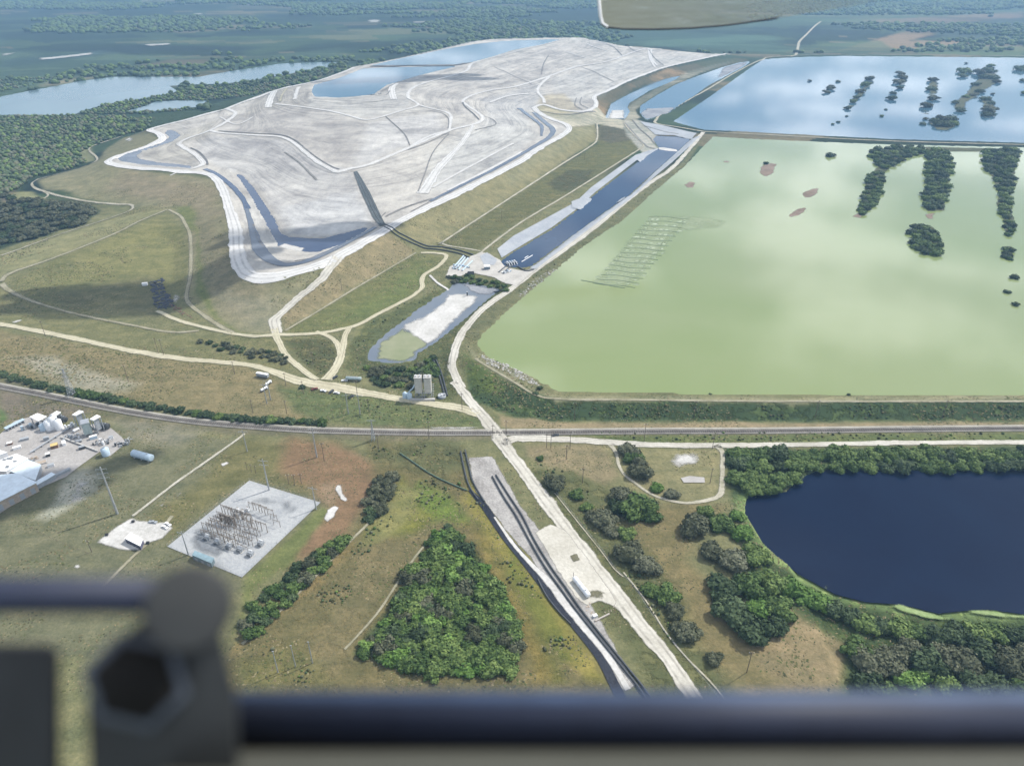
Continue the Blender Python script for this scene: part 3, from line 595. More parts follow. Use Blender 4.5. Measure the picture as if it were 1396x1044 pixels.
ROADS = [
 ('haul_road', q2(RING), [9]*4+[12]*14+[15,16,18,18,18,16,14,13,13,13,13,13,13,12,12,12,12,12,12,12,12,12,12][:len(RING)-18], M_WHITE),
 ('haul_road', q2(RING2), 11, M_GYR), ('haul_road', [(309,149),(330,140),(350,133.5),(371,125.5),(396,118.5),(417,114.5),(438,109.5),(469,98.5),(484,92)], 13, M_GYR),
 ('bench_road', q2(R3), [8]*7+[9]*9+[8]*4+[8]*11, M_GYR), ('bench_road', q2(R6), 9, M_GYR), ('bench_road', q2(L1), 7, M_GYR), ('bench_road', q2(R2), 7, M_GYR),
 ('bench_road', q2(R4), 8, M_GYR), ('bench_road', q2(R5), [9,10,12,15,17,19], M_GYR),
 ('bench_road', [(557,134.5),(557,126.7),(565,119),(583,112.5),(634,98),(647,86),(700,71.5),(742,61),(770,53)], 9, M_GYR),
 ('bench_road', [(884,66),(886,80),(893,92)], 7, M_GYR), ('bench_road', [(557,202),(585,186),(612,178.4)], 7, M_GYR),
 ('causeway', [(505,91),(531,91),(560,90),(600,90),(624,89),(640,86)], 16, soil('dark_causeway', S(92,92,92), S(130,128,124))),
 ('bench_road', [(376,124),(369,135),(365,147)], 16, M_GYR), ('bench_road', [(391,121),(384,131),(382,139)], 8, M_TRACK), ('bench_road', [(408,119),(404,128),(402,136)], 9, M_GYR), ('bench_road', [(540,114),(534,122),(537,136)], 16, M_GYR),
 ('levee_road', [q[:2] for q in NROAD if q[1] < 560], 8.5, M_ROAD), ('levee_road', q2(BERM5), 8, M_TRACK), ('levee_road', q2(BERM56), 7, M_TRACK),
 ('levee_road', [(648,489),(665,500),(686,512),(706,524),(730,538),(760,544),(855,545),(1060,547),(1396,547.5),(1560,548)], 4.5, M_FAINT),
 ('ramp_road', q2(RAMP), [11,12,10,10,10,11,14], M_ROAD),
 ('canal_road', [(655,352),(658,343),(710,304),(770,268),(845,221),(873,203),(877,197),(866,186),(855,174),(850,165.5)], 4.5, M_TRACK),
 ('grass_track', [(655,343),(640,340),(609,335),(603,331),(608.6,327),(710,261),(770,222),(805,200),(814,190),(814,168)], 4.5, M_TRACK),
 ('grass_track', [(389,451),(430,427),(490,390),(567,345)], 4.0, M_FAINT),
 ('yellow_road', [(574,345),(590,345),(606,347),(608,352),(598,363),(580,374),(575,382),(576,392),(568,400),(557,407),(520,426),(487,443.6),(460,450),(438,454),(400,456.5),(376,456.5),(350,459),(315.5,455),(271.5,445),(240,436),(214,424)], [5]*4+[5.5]*12+[4.5]*5, M_YEL),
 ('yellow_road', [(430,453),(446,458),(458.6,467),(462,476),(462.5,484)], 5.5, M_YEL), ('yellow_road', [(477,446),(470,460),(466,480),(460,498),(445.7,518)], [6,6.5,7.5,9,12], M_YEL),
 ('access_road', [(374,448),(378,462),(389,482),(409.5,502),(432,518)], [9,7,6,6.5,7], M_YEL),
 ('main_road', [(-140,420),(-60,433),(0,442),(77.6,456.5),(181,478.5),(245.7,489),(331,496.6),(362,503),(389,513),(415,521),(453,527),(505,537),(583,550),(625,556),(655,566)], [7,7,7,7,8,8,7,8,10,12,14,10,9,10,10], M_YEL),
 ('main_road', [(618,520),(629,532),(645,552),(662,572),(676,590),(685,604),(694,617),(715.5,645),(739,677),(765,711),(803,762),(834,800),(868,845),(907,893),(936,935),(985,1005),(1060,1110)], [8,8.5,10,11,11,12,11,11,11,11,11.5,11,10.5,9.5,9.5,9.5,9.5], M_ROAD),
 ('paved_road', [(684,606),(700,598),(720,597),(790,600),(881,606),(960,607.5),(1060,606.6),(1217,604),(1396,603),(1560,602)], [8,9,9,8,7,7,6.5,6,6,6], M_ROAD),
 ('spur_road', [(975,607),(984.5,616),(985,640),(984,664),(980,676),(960,683),(933,685.5),(905,680),(886,672.6),(868,660),(852,648),(844,635),(840,618),(832,606)], [9,5,4.5,5,5,4,3.5,3.5,3,3,3,3,4,6], M_TRACK),
 ('toe_road', [(-100,376),(0,349),(77.6,321),(155,296),(178,287),(181,283),(176,279),(134.5,277),(93,270),(59.5,261),(44,253),(52,244.5),(103.5,231),(128,222),(132.5,216),(123,207),(122,203),(130,198),(168,186)], [5.5]*10+[5]*9, M_TRACK),
 ('toe_road', [(58,261),(66,266),(60,271)], 4, M_TRACK),
 ('terrace_track', [(2,384),(15.5,372.5),(77.6,350.5),(155,319.5),(190,302),(228,286)], [9,10,6,6,8,7], M_FAINT),
 ('terrace_track', [(230,286),(246,295),(253,306.6),(259,320),(260.5,340),(259.5,376),(254,405),(262,418),(279,431),(300,445),(318,454)], 7, M_FAINT),
 ('terrace_track', [(3,387),(13,397),(39,409),(77.6,421.6),(116,431),(181,444),(233,453),(271.5,451)], [10,8,6,5,5,5,5,5], M_FAINT),
 ('lot_track', [(333,591),(326,597.6),(280,630),(240,658),(205,685),(181,703.6)], 3.0, M_TRACK), ('lot_track', [(235,703),(212,730),(180,760),(150,790),(120,820)], 4, M_FAINT),
 ('country_road', [(1072,77),(1084,76),(1088,64),(1090,57),(1100,47),(1111,36),(1119,30)], 13, M_TRACK),
 ('scrub_track', [(600,725),(575,748),(548,785),(515,835),(470,885)], 2.5, M_FAINT), ('scrub_track', [(530,676),(505,710),(480,735),(440,775),(390,825),(330,878)], 3.2, M_FAINT),
 ('lake_track', [(-100,160),(0,160),(60,159),(130,160),(190,163)], 5, M_FAINT),
]
for a in ROADS: road(*a)
M_DLINE = soil('dark_drain_line', S(112,112,114), S(150,149,148), None, .08, .6)
M_DSOFT = soil('shallow_gully', S(128,127,126), S(166,164,161), 6, .08, .6, lo=.2, hi=.7)
for L, w_, m_ in (([(279,231),(292,236),(304,244),(318,256),(330,270),(338,285)], 7, M_BLUED), ([(336,284),(341,300),(346,318),(352,336),(362,350),(376,358),(392,361),(420,356),(460,338),(512,310)], [5,6,9,13,13,10,9,9,8,6], M_DITCH), 
    ([(728,154),(744,168),(754,178),(748,188),(735,196),(712,210),(676,230),(640,248),(600,268),(586,275)], [9,10,10,9,8,7,6,6,6,5], M_DITCH), ([(708,148),(726,162),(738,172),(738,186)], [10,8,7,4], M_DITCH), 
    ([(298,179),(320,180.5),(350,182.5),(375,183.5),(390,186),(404,193),(417,204),(430,214),(442,222),(453,228),(462,231)], 3.2, M_DLINE), ([(260,202),(272,208),(281,218),(283,225)], 3, M_DLINE), 
    ([(631,140),(634,146),(648,158),(653,164)], 3.2, M_DLINE), ([(526,159),(540,172),(552,184),(559,199)], 2.4, M_DSOFT), ([(674,92),(700,104),(725,116)], 2.6, M_DSOFT), ([(793,92),(815,101),(837,112)], 3, M_DSOFT), ([(738,102),(741,88),(748,76)], 4, M_DSOFT), 
    ([(525,296),(545,286),(570,277),(589,271)], [3,5,5,3], M_DSOFT), ([(560,289),(585,276)], 2.4, M_DSOFT), ([(660,159),(671,163),(676,170),(660,175),(647,178)], 2.6, M_DSOFT), ([(612,183),(592,206),(580,235),(570,262)], 2.4, M_DSOFT), ([(559,152),(590,152),(610,160),(611,176)], 2.2, M_DSOFT), 
    ([(786,134),(784,144),(794,150)], 3, M_DSOFT), ([(793,133),(791,142),(802,148)], 3, M_DSOFT), ([(736,152),(760,156),(790,155),(812,153)], 4, M_DSOFT), ([(388,208),(408,222),(424,238),(432,246)], 4, M_DSOFT), ([(427,135),(450,136),(480,138),(515,139)], 3, M_DSOFT), ([(427,138),(470,141),(505,140),(530,136)], 2.4, M_DSOFT), 
    ([(520,125),(532,118),(541,113)], 5, M_DSOFT), ([(512,131),(526,130),(532,124)], 3, M_DSOFT), ([(820,57),(838,66),(848,76)], 4, M_DSOFT), ([(838,60),(862,68),(880,74)], 4, M_DSOFT), ([(884,68),(893,80),(905,90)], 3, M_DSOFT), ([(556,205),(580,196),(612,181)], 2.2, M_DSOFT), ([(526,290),(512,304)], 2, M_DSOFT), 
    ([(852,168),(862,180),(874,193),(884,201),(896,204)], 4, M_DSOFT), ([(862,164),(872,176),(886,188),(892,196)], 3, M_DSOFT), ([(878,172),(905,180),(925,183)], 5, M_DSOFT), ([(402,356),(432,350),(470,334)], 2.4, M_DSOFT), ([(345,306),(352,326),(362,340)], 3, M_DLINE)):
    road('ditch_water' if m_ in (M_BLUED, M_DITCH) else 'drain_line', L, w_, m_, .32, .3)
for L, w_ in (([(300,160),(322,170),(345,160)], 4), ([(232,240),(240,236),(256,232)], 3), ([(888,68),(888,80),(896,90)], 7), ([(800,60),(815,66),(828,70)], 6), ([(812,56),(832,62),(852,66)], 6), ([(770,70),(800,80)], 4), ([(668,140),(690,132),(720,128)], 9), ([(440,116),(470,108),(500,95)], 5), ([(590,256),(640,228),(700,196)], 5), ([(610,260),(660,235),(712,207)], 6)):
    road('gypsum_track', L, w_, M_GYR, .28, .4)
# flat aprons, liners, deposits
sheet('wet_gypsum', [(318,229),(340,232),(352,248),(366,275),(380,306),(392,318),(440,326),(500,310),(512,309),(470,336),(420,352),(376,354),(356,346),(346,320),(338,290),(325,262),(308,240)], M_WET, lift=.1, feather=8) if False else None
sheet('gypsum_fan', [(378,335),(388,331),(417,338),(412,345),(385,347)], M_PALE, z=18.12, feather=4)
sheet('canal_liner', [(678,340),(700,322),(752,294),(785,276),(806,256),(850,224),(866,212),(884,206),(897,203),(899,208),(868,219),(811,263),(790,283),(752,311),(700,342),(684,352)], M_GREY, lift=.35, feather=2)
sheet('canal_liner', [(943,190),(955,186),(925,214),(893,241),(862,270),(828,294),(788,324),(758,346),(730,368),(722,366),(755,342),(785,319),(825,290),(860,266),(891,237),(922,209)], M_GREY, lift=.35, feather=2)
sheet('canal_jetty', [(779,276),(795,270),(806,272),(811,279),(806,284),(790,287),(780,285)], M_GREY, lift=1.0, feather=2)
sheet('canal_jetty', [(826,272),(838,266),(852,266),(852,272),(838,278),(828,277)], M_GREY, lift=1.0, feather=2)
sheet('canal_jetty', [(868,219),(886,213),(900,214),(901,218),(890,222),(872,222)], M_GREY, lift=1.0, feather=2)
sheet('foam', [(896,201),(905,201),(923,204),(925,207),(910,206),(898,204)], M_PALE, z=2.1, feather=2)
sheet('pond_liner', [(872,166),(905,172),(930,178),(950,182),(943,190),(920,185),(893,184),(884,176)], M_GREY, lift=.3, feather=3)
sheet('ditch_liner', [(482,235),(487,234),(504,262),(522,300),(526,307),(518,309),(508,296),(492,262)], soil('dark_chute', S(88,96,98), S(116,122,124), None, .05, .6), lift=.5, feather=2)
sheet('gypsum_flat', [(824,162),(832,150),(853,150),(854,162)], M_PALE, z=3.12, feather=9)
sheet('gypsum_flat', [(871,155),(880,148),(925,146),(912,155),(881,164)], M_WET, z=3.1, feather=9)
sheet('gypsum_flat', [(966,116),(984,92),(1010,85),(1024,84),(1014,92)], M_WET, z=3.1, feather=20)
sheet('gypsum_delta', [(608,396),(616,400),(636,399),(655,403),(650,415),(634,427),(612,449),(596,466),(582,472),(566,462),(545,448),(548,441),(577,430),(600,412),(607,404)], M_PALE, z=1.25, feather=7)
sheet('gypsum_delta', [(640,385),(683,394),(672,404),(652,402),(636,396),(626,386)], M_WET, z=1.15, feather=9)
sheet('green_shallows', [(513,467),(546,446),(570,452),(590,470),(574,479),(566,490),(550,496),(530,494),(508,492)], soil('green_shallow_water', S(150,158,118), S(170,172,138), 8, .02, .1, rough=.3, bump=.02), z=1.12, feather=10)
M_PUMP = soil('pump_yard', S(196,192,184), S(228,224,216), 6, .06, .5, lo=.2, hi=.5)
sheet('pump_yard', [(606,378),(612,364),(640,350),(655,344),(668,346),(684,356),(690,364),(712,369),(736,366),(722,376),(704,392),(690,388),(672,379),(640,372),(628,378)], M_PUMP, lift=.35, feather=3)
sheet('pump_yard', [(654,350),(664,345),(678,355),(674,362),(660,362)], M_GREY, lift=.6, feather=2)
sheet('plant_yard', [(0,592),(20,574),(40,569),(74,574),(95,585),(100,583),(128,578),(152,584),(166,596),(172,604),(150,622),(136,616),(108,636),(90,650),(48,668),(0,700),(-60,720),(-60,600)], M_CONC, lift=.2, feather=2)
sheet('substation_pad', [(340,655),(437,685),(330,787),(228,745)], M_SUB, lift=.2, feather=2)
sheet('gravel_shade_and_tone', [(250,742),(262,722),(282,712),(300,722),(318,740),(300,768),(262,756)], soil('gravel_shade_and_tone', S(128,134,140), S(160,164,168), 8, .05, .5, lo=.2, hi=.9), lift=.4, feather=9)  # shadow area at the pad's lower left, painted as a darker grey-blue sheet
sheet('gravel_shade_and_tone', [(345,672),(400,680),(420,690),(395,706),(372,690),(330,690)], bpy.data.materials['gravel_shade_and_tone'], lift=.4, feather=12)
sheet('gravel_lot', [(181,703.6),(190,708),(212,710),(232,711),(240,720),(222,736),(200,742),(190,752),(165,752),(140,745),(128,740),(150,722)], M_PALE, lift=.3, feather=3)
M_APRON = soil('grey_apron', S(160,156,152), S(208,205,200), 7, .08, .7, lo=.15, hi=.5, c3=S(236,234,230))
sheet('gravel_apron', [(637,623),(673,621),(688,648),(700,668),(712,690),(730,712),(752,742),(770,770),(792,800),(812,830),(840,880),(870,935),(852,945),(838,934),(816,898),(790,864),(752,806),(718,756),(690,726),(664,690),(646,668),(640,640)], M_APRON, lift=.12, feather=3)
sheet('gravel_lot', [(728,725),(750,714),(772,722),(800,758),(822,790),(842,818),(838,828),(818,820),(800,826),(786,818),(760,780),(744,752)], M_ROAD, lift=.3, feather=3)
sheet('sand_patch', [(455,668),(459,660),(466,660),(470,672),(476,682),(470,686),(462,680)], M_PALE, lift=.25, feather=2, rough_edge=1)
sheet('sand_patch', [(438,708),(446,694),(456,688),(464,692),(458,704),(446,714)], M_PALE, lift=.25, feather=2, rough_edge=1)
sheet('sand_patch', [(60,702),(84,680),(96,655),(120,646),(138,650),(140,664),(124,668),(128,680),(104,690)], M_PALE, lift=.2, feather=16, rough_edge=3)
sheet('sand_patch', [(298,632),(312,628),(314,632),(302,638)], M_PALE, lift=.25, feather=2); sheet('sand_patch', [(238,676),(250,669),(250,672),(240,680)], M_PALE, lift=.25, feather=2); sheet('sand_patch', [(214,690),(224,683),(226,688),(218,694)], M_PALE, lift=.25, feather=3)
sheet('sand_patch', [(140,790),(165,765),(190,755),(200,762),(170,785),(150,800)], M_PALE, lift=.2, feather=12, rough_edge=2); sheet('sand_patch', [(98,772),(108,766),(113,772),(103,778)], M_PALE, lift=.2, feather=2)
M_WEED = soil('weedy_patch', S(112,110,86), S(140,136,112), 3, .1, .6, lo=.2, hi=.6)
sheet('weedy_patch', [(775,757),(787,754),(792,764),(781,768)], M_WEED, lift=.5, feather=1.5); sheet('weedy_patch', [(764,716),(790,728),(815,770),(812,780),(790,745),(770,728)], M_FAINT, lift=.5, feather=6); sheet('weedy_patch', [(795,805),(818,800),(830,810),(822,818),(800,818)], M_WEED, lift=.5, feather=5)
sheet('sand_patch', [(900,630),(915,618),(945,612),(962,622),(955,636),(925,640)], M_PALE, lift=.25, feather=9)
sheet('concrete_slab', [(928,652),(940,649),(960,651),(961,658),(932,658)], M_CONC, lift=.35, feather=1)
for L in ([(30,492),(60,494),(100,506),(150,524),(150,530),(120,526),(80,516),(40,500)], [(68,479),(100,483),(104,486),(70,483)], [(0,0),(0,0),(0,0)]):
    if L[0][0]: sheet('sand_patch', L, M_PALE, lift=.2, feather=22)
sheet('sand_patch', [(12,440),(30,434),(34,437),(18,442)], M_PALE, lift=.2, feather=4)
sheet('sand_patch', [(575,582),(600,581),(650,581),(672,583),(640,586),(590,586)], M_PALE, lift=.25, feather=3)
sheet('sand_patch', [(590,300),(600,290),(640,280),(640,288),(612,300),(580,312),(560,314)], M_PALE, lift=.2, feather=26)
sheet('sand_patch', [(165,194),(175,186),(188,188),(180,196)], M_PALE, lift=.2, feather=14)
sheet('sand_patch', [(228,415),(240,396),(250,404),(244,416)], M_PALE, lift=.2, feather=10)
M_FARPALE = soil('far_clearing', S(170,172,166), S(215,214,208), 60, .004, .02, lo=.35, hi=1.1)
for L in ([(50,80),(90,76),(131,71),(128,75),(80,81),(52,83)], [(0,74),(26,71),(28,73),(0,79)], [(194,61),(236,59),(236,62),(200,64)], [(129,32),(150,31),(150,34),(131,34)],
          [(260,19),(280,18),(280,21),(262,21)], [(325,9),(334,8),(334,11),(326,11)], [(498,28),(520,27),(522,31),(500,32)], [(600,18),(626,16),(624,20),(604,21)],[(560,30),(584,29),(582,32),(562,32)], [(1260,32),(1287,32),(1286,36),(1264,35)],
          [(0,162),(18,163),(14,166),(0,166)], [(330,5),(352,5),(350,8),(334,8)], [(655,14),(672,13),(672,16),(657,16)], [(1306,38),(1320,39),(1316,41),(1308,41)], [(1186,32),(1194,32),(1192,35),(1186,35)]):
    sheet('clearing', L, M_FARPALE, lift=.6, feather=10)
for L in ([(171,152.6),(196,146),(213,139),(240,138),(282,138),(277,146),(240,149),(225,151),(200,153)],): sheet('pool', L, M_LAKE, lift=.5, feather=8)
# mud shoals in the ponds
M_MUD = soil('pink_mud', S(134,118,104), S(166,148,134), 9, .05, .5, lo=.45, hi=.7)
M_SILT = soil('grey_mud', S(150,140,124), S(182,172,158), 6, .05, .5, lo=.2, hi=.55)
for L in ([(1036,227),(1048,222),(1060,224),(1056,236),(1044,242),(1034,238)], [(1092,262),(1104,257),(1120,256),(1116,264),(1106,270),(1096,270)], [(1072,292),(1086,284),(1098,281),(1104,287),(1094,293),(1078,297)],
          [(930,252),(940,246),(951,250),(945,256),(934,259)], [(984,219),(998,219),(997,222),(986,222)], [(1158,295),(1172,290),(1180,296),(1172,298)], [(1262,292),(1280,288),(1274,300),(1264,300)], [(1366,424),(1394,424),(1394,428),(1368,428)], [(1058,183),(1095,185),(1094,192),(1062,191)]):
    sheet('mud_flat', L, M_MUD, z=5.12, feather=5, rough_edge=4)
sheet('duckweed', [(1000,684),(1012,672),(1020,676),(1016,696),(1028,720),(1040,742),(1062,764),(1088,784),(1124,806),(1120,810),(1082,790),(1050,768),(1026,736),(1010,704)], soil('duckweed', S(134,160,96), S(176,194,140), 5, .08, .6, lo=.35, hi=.8), z=-1.05, feather=4)
for L in ([(1074,668),(1090,650),(1108,640),(1112,643),(1094,655),(1078,672)], [(1205,822),(1225,820),(1250,828),(1285,838),(1325,842),(1318,848),(1270,846),(1230,836)], [(1300,832),(1322,828),(1360,830),(1375,834),(1396,834),(1410,846),(1350,842)], [(1118,800),(1126,792),(1133,798),(1130,808)], [(1320,632),(1345,634),(1388,637),(1386,642),(1350,640)]):
    sheet('duckweed', L, bpy.data.materials['duckweed'], z=-1.0, feather=3)

M_ISL = soil('marsh_ground', S(74,84,58), S(104,104,76), 10, .08, .5, lo=.15, hi=.5)
for L in ([(1183,203),(1262,200),(1260,211),(1238,214),(1222,225),(1206,236),(1207,242),(1202,262),(1198,274),(1192,282),(1178,297),(1170,292),(1174,278),(1178,262),(1180,240),(1196,228),(1186,213)], [(1262,205),(1292,203),(1299,222),(1293,250),(1288,288),(1262,288),(1256,270),(1263,250)], [(1240,312),(1250,306),(1268,306),(1282,320),(1286,338),(1278,350),(1262,348),(1242,336)],
          [(1338,203),(1392,202),(1384,230),(1385,248),(1378,268),(1381,290),(1384,314),(1374,328),(1366,308),(1366,290),(1358,280),(1360,262),(1350,240),(1340,225)], [(1366,335),(1382,335),(1383,352),(1374,357),(1364,347)], [(1260,200),(1345,202),(1345,207),(1262,207)]):
    sheet('marsh_ground', L, M_ISL, z=5.15, feather=5, rough_edge=3)
for L in ([(1150,151),(1160,136),(1174,120),(1184,105),(1192,104),(1192,112),(1180,126),(1166,143),(1158,152)], [(1222,122),(1226,108),(1232,98),(1240,100),(1236,112),(1230,122)], [(1256,155),(1264,140),(1266,110),(1278,108),(1280,124),(1272,144),(1266,156)], [(1265,168),(1280,161),(1302,160),(1310,168),(1296,178),(1274,177)], [(1300,142),(1312,130),(1330,110),(1350,92),(1362,104),(1360,114),(1346,122),(1330,134),(1318,140),(1316,154),(1302,154)], [(1336,130),(1352,134),(1360,150),(1352,162),(1340,162),(1338,146)]):
    sheet('marsh_ground', L, M_ISL, z=4.75, feather=10, rough_edge=5)
# ---------------------------------------------------------------- things: helpers
class MB:
    def __init__(s): s.v = []; s.f = []
    def add(s, v, f):
        b = len(s.v); s.v += [tuple(q) for q in v]; s.f += [tuple(i+b for i in q) for q in f]; return s
    def box(s, c, d, rz=0, taper=1.0, ch=0.0):
        hx, hy, hz = d[0]/2, d[1]/2, d[2]/2; ca, sa = math.cos(rz), math.sin(rz); v = []
        for z, k in ((-hz, 1), (hz, taper)):
            if ch: ring = [(hx-ch, -hy), (hx, -hy+ch), (hx, hy-ch), (hx-ch, hy), (-hx+ch, hy), (-hx, hy-ch), (-hx, -hy+ch), (-hx+ch, -hy)]
            else: ring = [(hx, -hy), (hx, hy), (-hx, hy), (-hx, -hy)]
            for x, y in ring: v.append((c[0]+(x*ca-y*sa)*k, c[1]+(x*sa+y*ca)*k, c[2]+z))
        n = len(v)//2
        return s.add(v, [tuple(range(n))[::-1], tuple(range(n, 2*n))]+[(i, (i+1) % n, n+(i+1) % n, n+i) for i in range(n)])
    def cyl(s, a, b, r0, r1=None, n=8, cap=True):
        a, b = Vector(a), Vector(b); r1 = r0 if r1 is None else r1; q = (b-a).to_track_quat('Z', 'Y'); v = []
        for c, r in ((a, r0), (b, r1)):
            for k in range(n): v.append(c+q @ Vector((math.cos(2*math.pi*k/n)*r, math.sin(2*math.pi*k/n)*r, 0)))
        f = [(i, (i+1) % n, n+(i+1) % n, n+i) for i in range(n)]
        if cap: f += [tuple(range(n))[::-1], tuple(range(n, 2*n))]
        return s.add(v, f)
    def lathe(s, prof, n=16, o=(0, 0, 0), axis='z'):
        v = []
        for r, z in prof:
            for k in range(n):
                c, q = math.cos(2*math.pi*k/n)*r, math.sin(2*math.pi*k/n)*r
                v.append((o[0]+c, o[1]+q, o[2]+z) if axis == 'z' else (o[0]+z, o[1]+c, o[2]+q) if axis == 'x' else (o[0]+c, o[1]+z, o[2]+q))
        f = [(j*n+i, j*n+(i+1) % n, (j+1)*n+(i+1) % n, (j+1)*n+i) for j in range(len(prof)-1) for i in range(n)]
        return s.add(v, f)
    def tube(s, P, r, n=6):
        P = [Vector(p) for p in P]; b = len(s.v)
        for i, p in enumerate(P):
            t = (P[min(i+1, len(P)-1)]-P[max(i-1, 0)]).normalized(); u = t.cross(Vector((0, 0, 1))).normalized(); w_ = u.cross(t)
            for k in range(n): s.v.append(tuple(p+(u*math.cos(2*math.pi*k/n)+w_*math.sin(2*math.pi*k/n))*r))
        for i in range(len(P)-1):
            for k in range(n): s.f.append((b+i*n+k, b+i*n+(k+1) % n, b+(i+1)*n+(k+1) % n, b+(i+1)*n+k))
        return s
    def prism(s, poly, z0, z1):
        n = len(poly); v = [(x, y, z0) for x, y in poly]+[(x, y, z1) for x, y in poly]
        return s.add(v, [tuple(range(n))[::-1], tuple(range(n, 2*n))]+[(i, (i+1) % n, n+(i+1) % n, n+i) for i in range(n)])
    def obj(s, name, mat, parent=None, smooth=False):
        me = bpy.data.meshes.new(name); me.from_pydata(s.v, [], s.f); me.materials.append(mat)
        if smooth: me.polygons.foreach_set('use_smooth', [True]*len(me.polygons))
        bm = bmesh.new(); bm.from_mesh(me); bmesh.ops.recalc_face_normals(bm, faces=bm.faces); bm.to_mesh(me); bm.free()
        o = bpy.data.objects.new(name, me); COL.objects.link(o)
        if parent: o.parent = parent
        return o
def tag(o, label, cat, group=None):
    o['label'] = label; o['category'] = cat
    if group: o['group'] = group
    return o
def thing(name, label, cat, loc=(0, 0, 0), rz=0, group=None, sc=1):
    o = bpy.data.objects.new(name, None); COL.objects.link(o); o.location = loc; o.rotation_euler = (0, 0, rz); o.scale = (sc,)*3 if np.isscalar(sc) else sc
    o.empty_display_size = .5; return tag(o, label, cat, group)
def kids(o): return [c for c in bpy.data.objects if c.parent == o]
def dup(root, children, loc, rz=0, sc=None, label=None, group=None):
    r = root.copy(); COL.objects.link(r); r.location = loc; r.rotation_euler = (0, 0, rz)
    if sc is not None: r.scale = (sc,)*3 if np.isscalar(sc) else sc
    if label: r['label'] = label
    if group: r['group'] = group
    for ch, gr in children:
        c = ch.copy(); COL.objects.link(c); c.parent = r
        for g_ in gr:
            d = g_.copy(); COL.objects.link(d); d.parent = c
    return r
def tree_of(root): return [(c, kids(c)) for c in kids(root)]
def ang(p, q):
    a, b = W1(*p), W1(*q); return math.atan2(b[1]-a[1], b[0]-a[0])
def gp(px, py):                       # foot of a thing standing at a pixel
    q = W1(px, py); return (float(q[0]), float(q[1]), float(Hm(q[0], q[1]))+.15)
M_STEEL = plain('galvanised_steel', (.42, .44, .46), .45, .5, .1)
M_WOOD = plain('weathered_pole_wood', (.14, .115, .09), .85)
M_WPAINT = plain('white_paint', (.74, .75, .76), .45, 0, .06)
M_GPAINT = plain('grey_paint', (.30, .32, .34), .6, 0, .12)
M_DPAINT = plain('dark_paint', (.05, .055, .06), .5, 0, .2)
M_BPAINT = plain('pale_blue_paint', (.42, .52, .60), .5, 0, .08)
M_ROOF = plain('pale_metal_roof', (.60, .68, .74), .4, .1, .12, .3)
M_WROOF = plain('white_roof', (.80, .80, .78), .6, 0, .08, .4)
M_TAN = plain('tan_wall', (.36, .30, .24), .8)
M_YELP = plain('yellow_paint', (.55, .40, .16), .6)
M_RED = plain('dark_red_paint', (.18, .05, .04), .5)
M_GLASS = plain('tinted_glass', (.02, .025, .03), .12, 0, .1, 1, .8)
M_RUB = plain('rubber', (.02, .02, .02), .8)
M_HDPE = plain('black_plastic_pipe', (.035, .038, .045), .45, 0, .3, .4)
M_CONCR = plain('concrete', (.38, .37, .35), .85)
M_RUST = plain('rusty_steel', (.17, .10, .07), .8, 0, .3)
# ---------------------------------------------------------------- foliage
def leafmat(name, a, b, c):
    g = N(name, .75, 0, .25); p = g.pos(); oi = g.n('ShaderNodeObjectInfo')
    f = g.math('ADD', g.math('MULTIPLY', g.noise(p, .30, 4, .65), .75), g.math('MULTIPLY', g.math('SUBTRACT', oi.outputs['Random'], .5), .22))
    f2 = g.math('ADD', g.math('MULTIPLY', f, .7), g.math('MULTIPLY', g.noise(p, 1.1, 2, .7), .46))
    g.col(g.ramp(f2, [(.42, a), (.54, b), (.66, c)])); g.b.inputs['Roughness'].default_value = .8
    return g.m
L_GREEN = leafmat('green_leaves', (.034, .066, .014), (.092, .142, .036), (.180, .240, .068))
L_BRIGHT = leafmat('bright_leaves', (.065, .130, .022), (.135, .225, .050), (.220, .310, .085))
L_GREY = leafmat('grey_leaves', (.046, .054, .026), (.098, .106, .060), (.170, .176, .116))
L_DARK = leafmat('dark_leaves', (.022, .040, .013), (.056, .086, .036), (.105, .140, .062))
M_TRUNK = plain('bark', (.10, .08, .06), .9)
ICO = {}
for sub in (1, 2):
    bm = bmesh.new(); bmesh.ops.create_icosphere(bm, subdivisions=sub, radius=1)
    ICO[sub] = (np.array([v.co[:] for v in bm.verts]), np.array([[v.index for v in f.verts] for f in bm.faces])); bm.free()
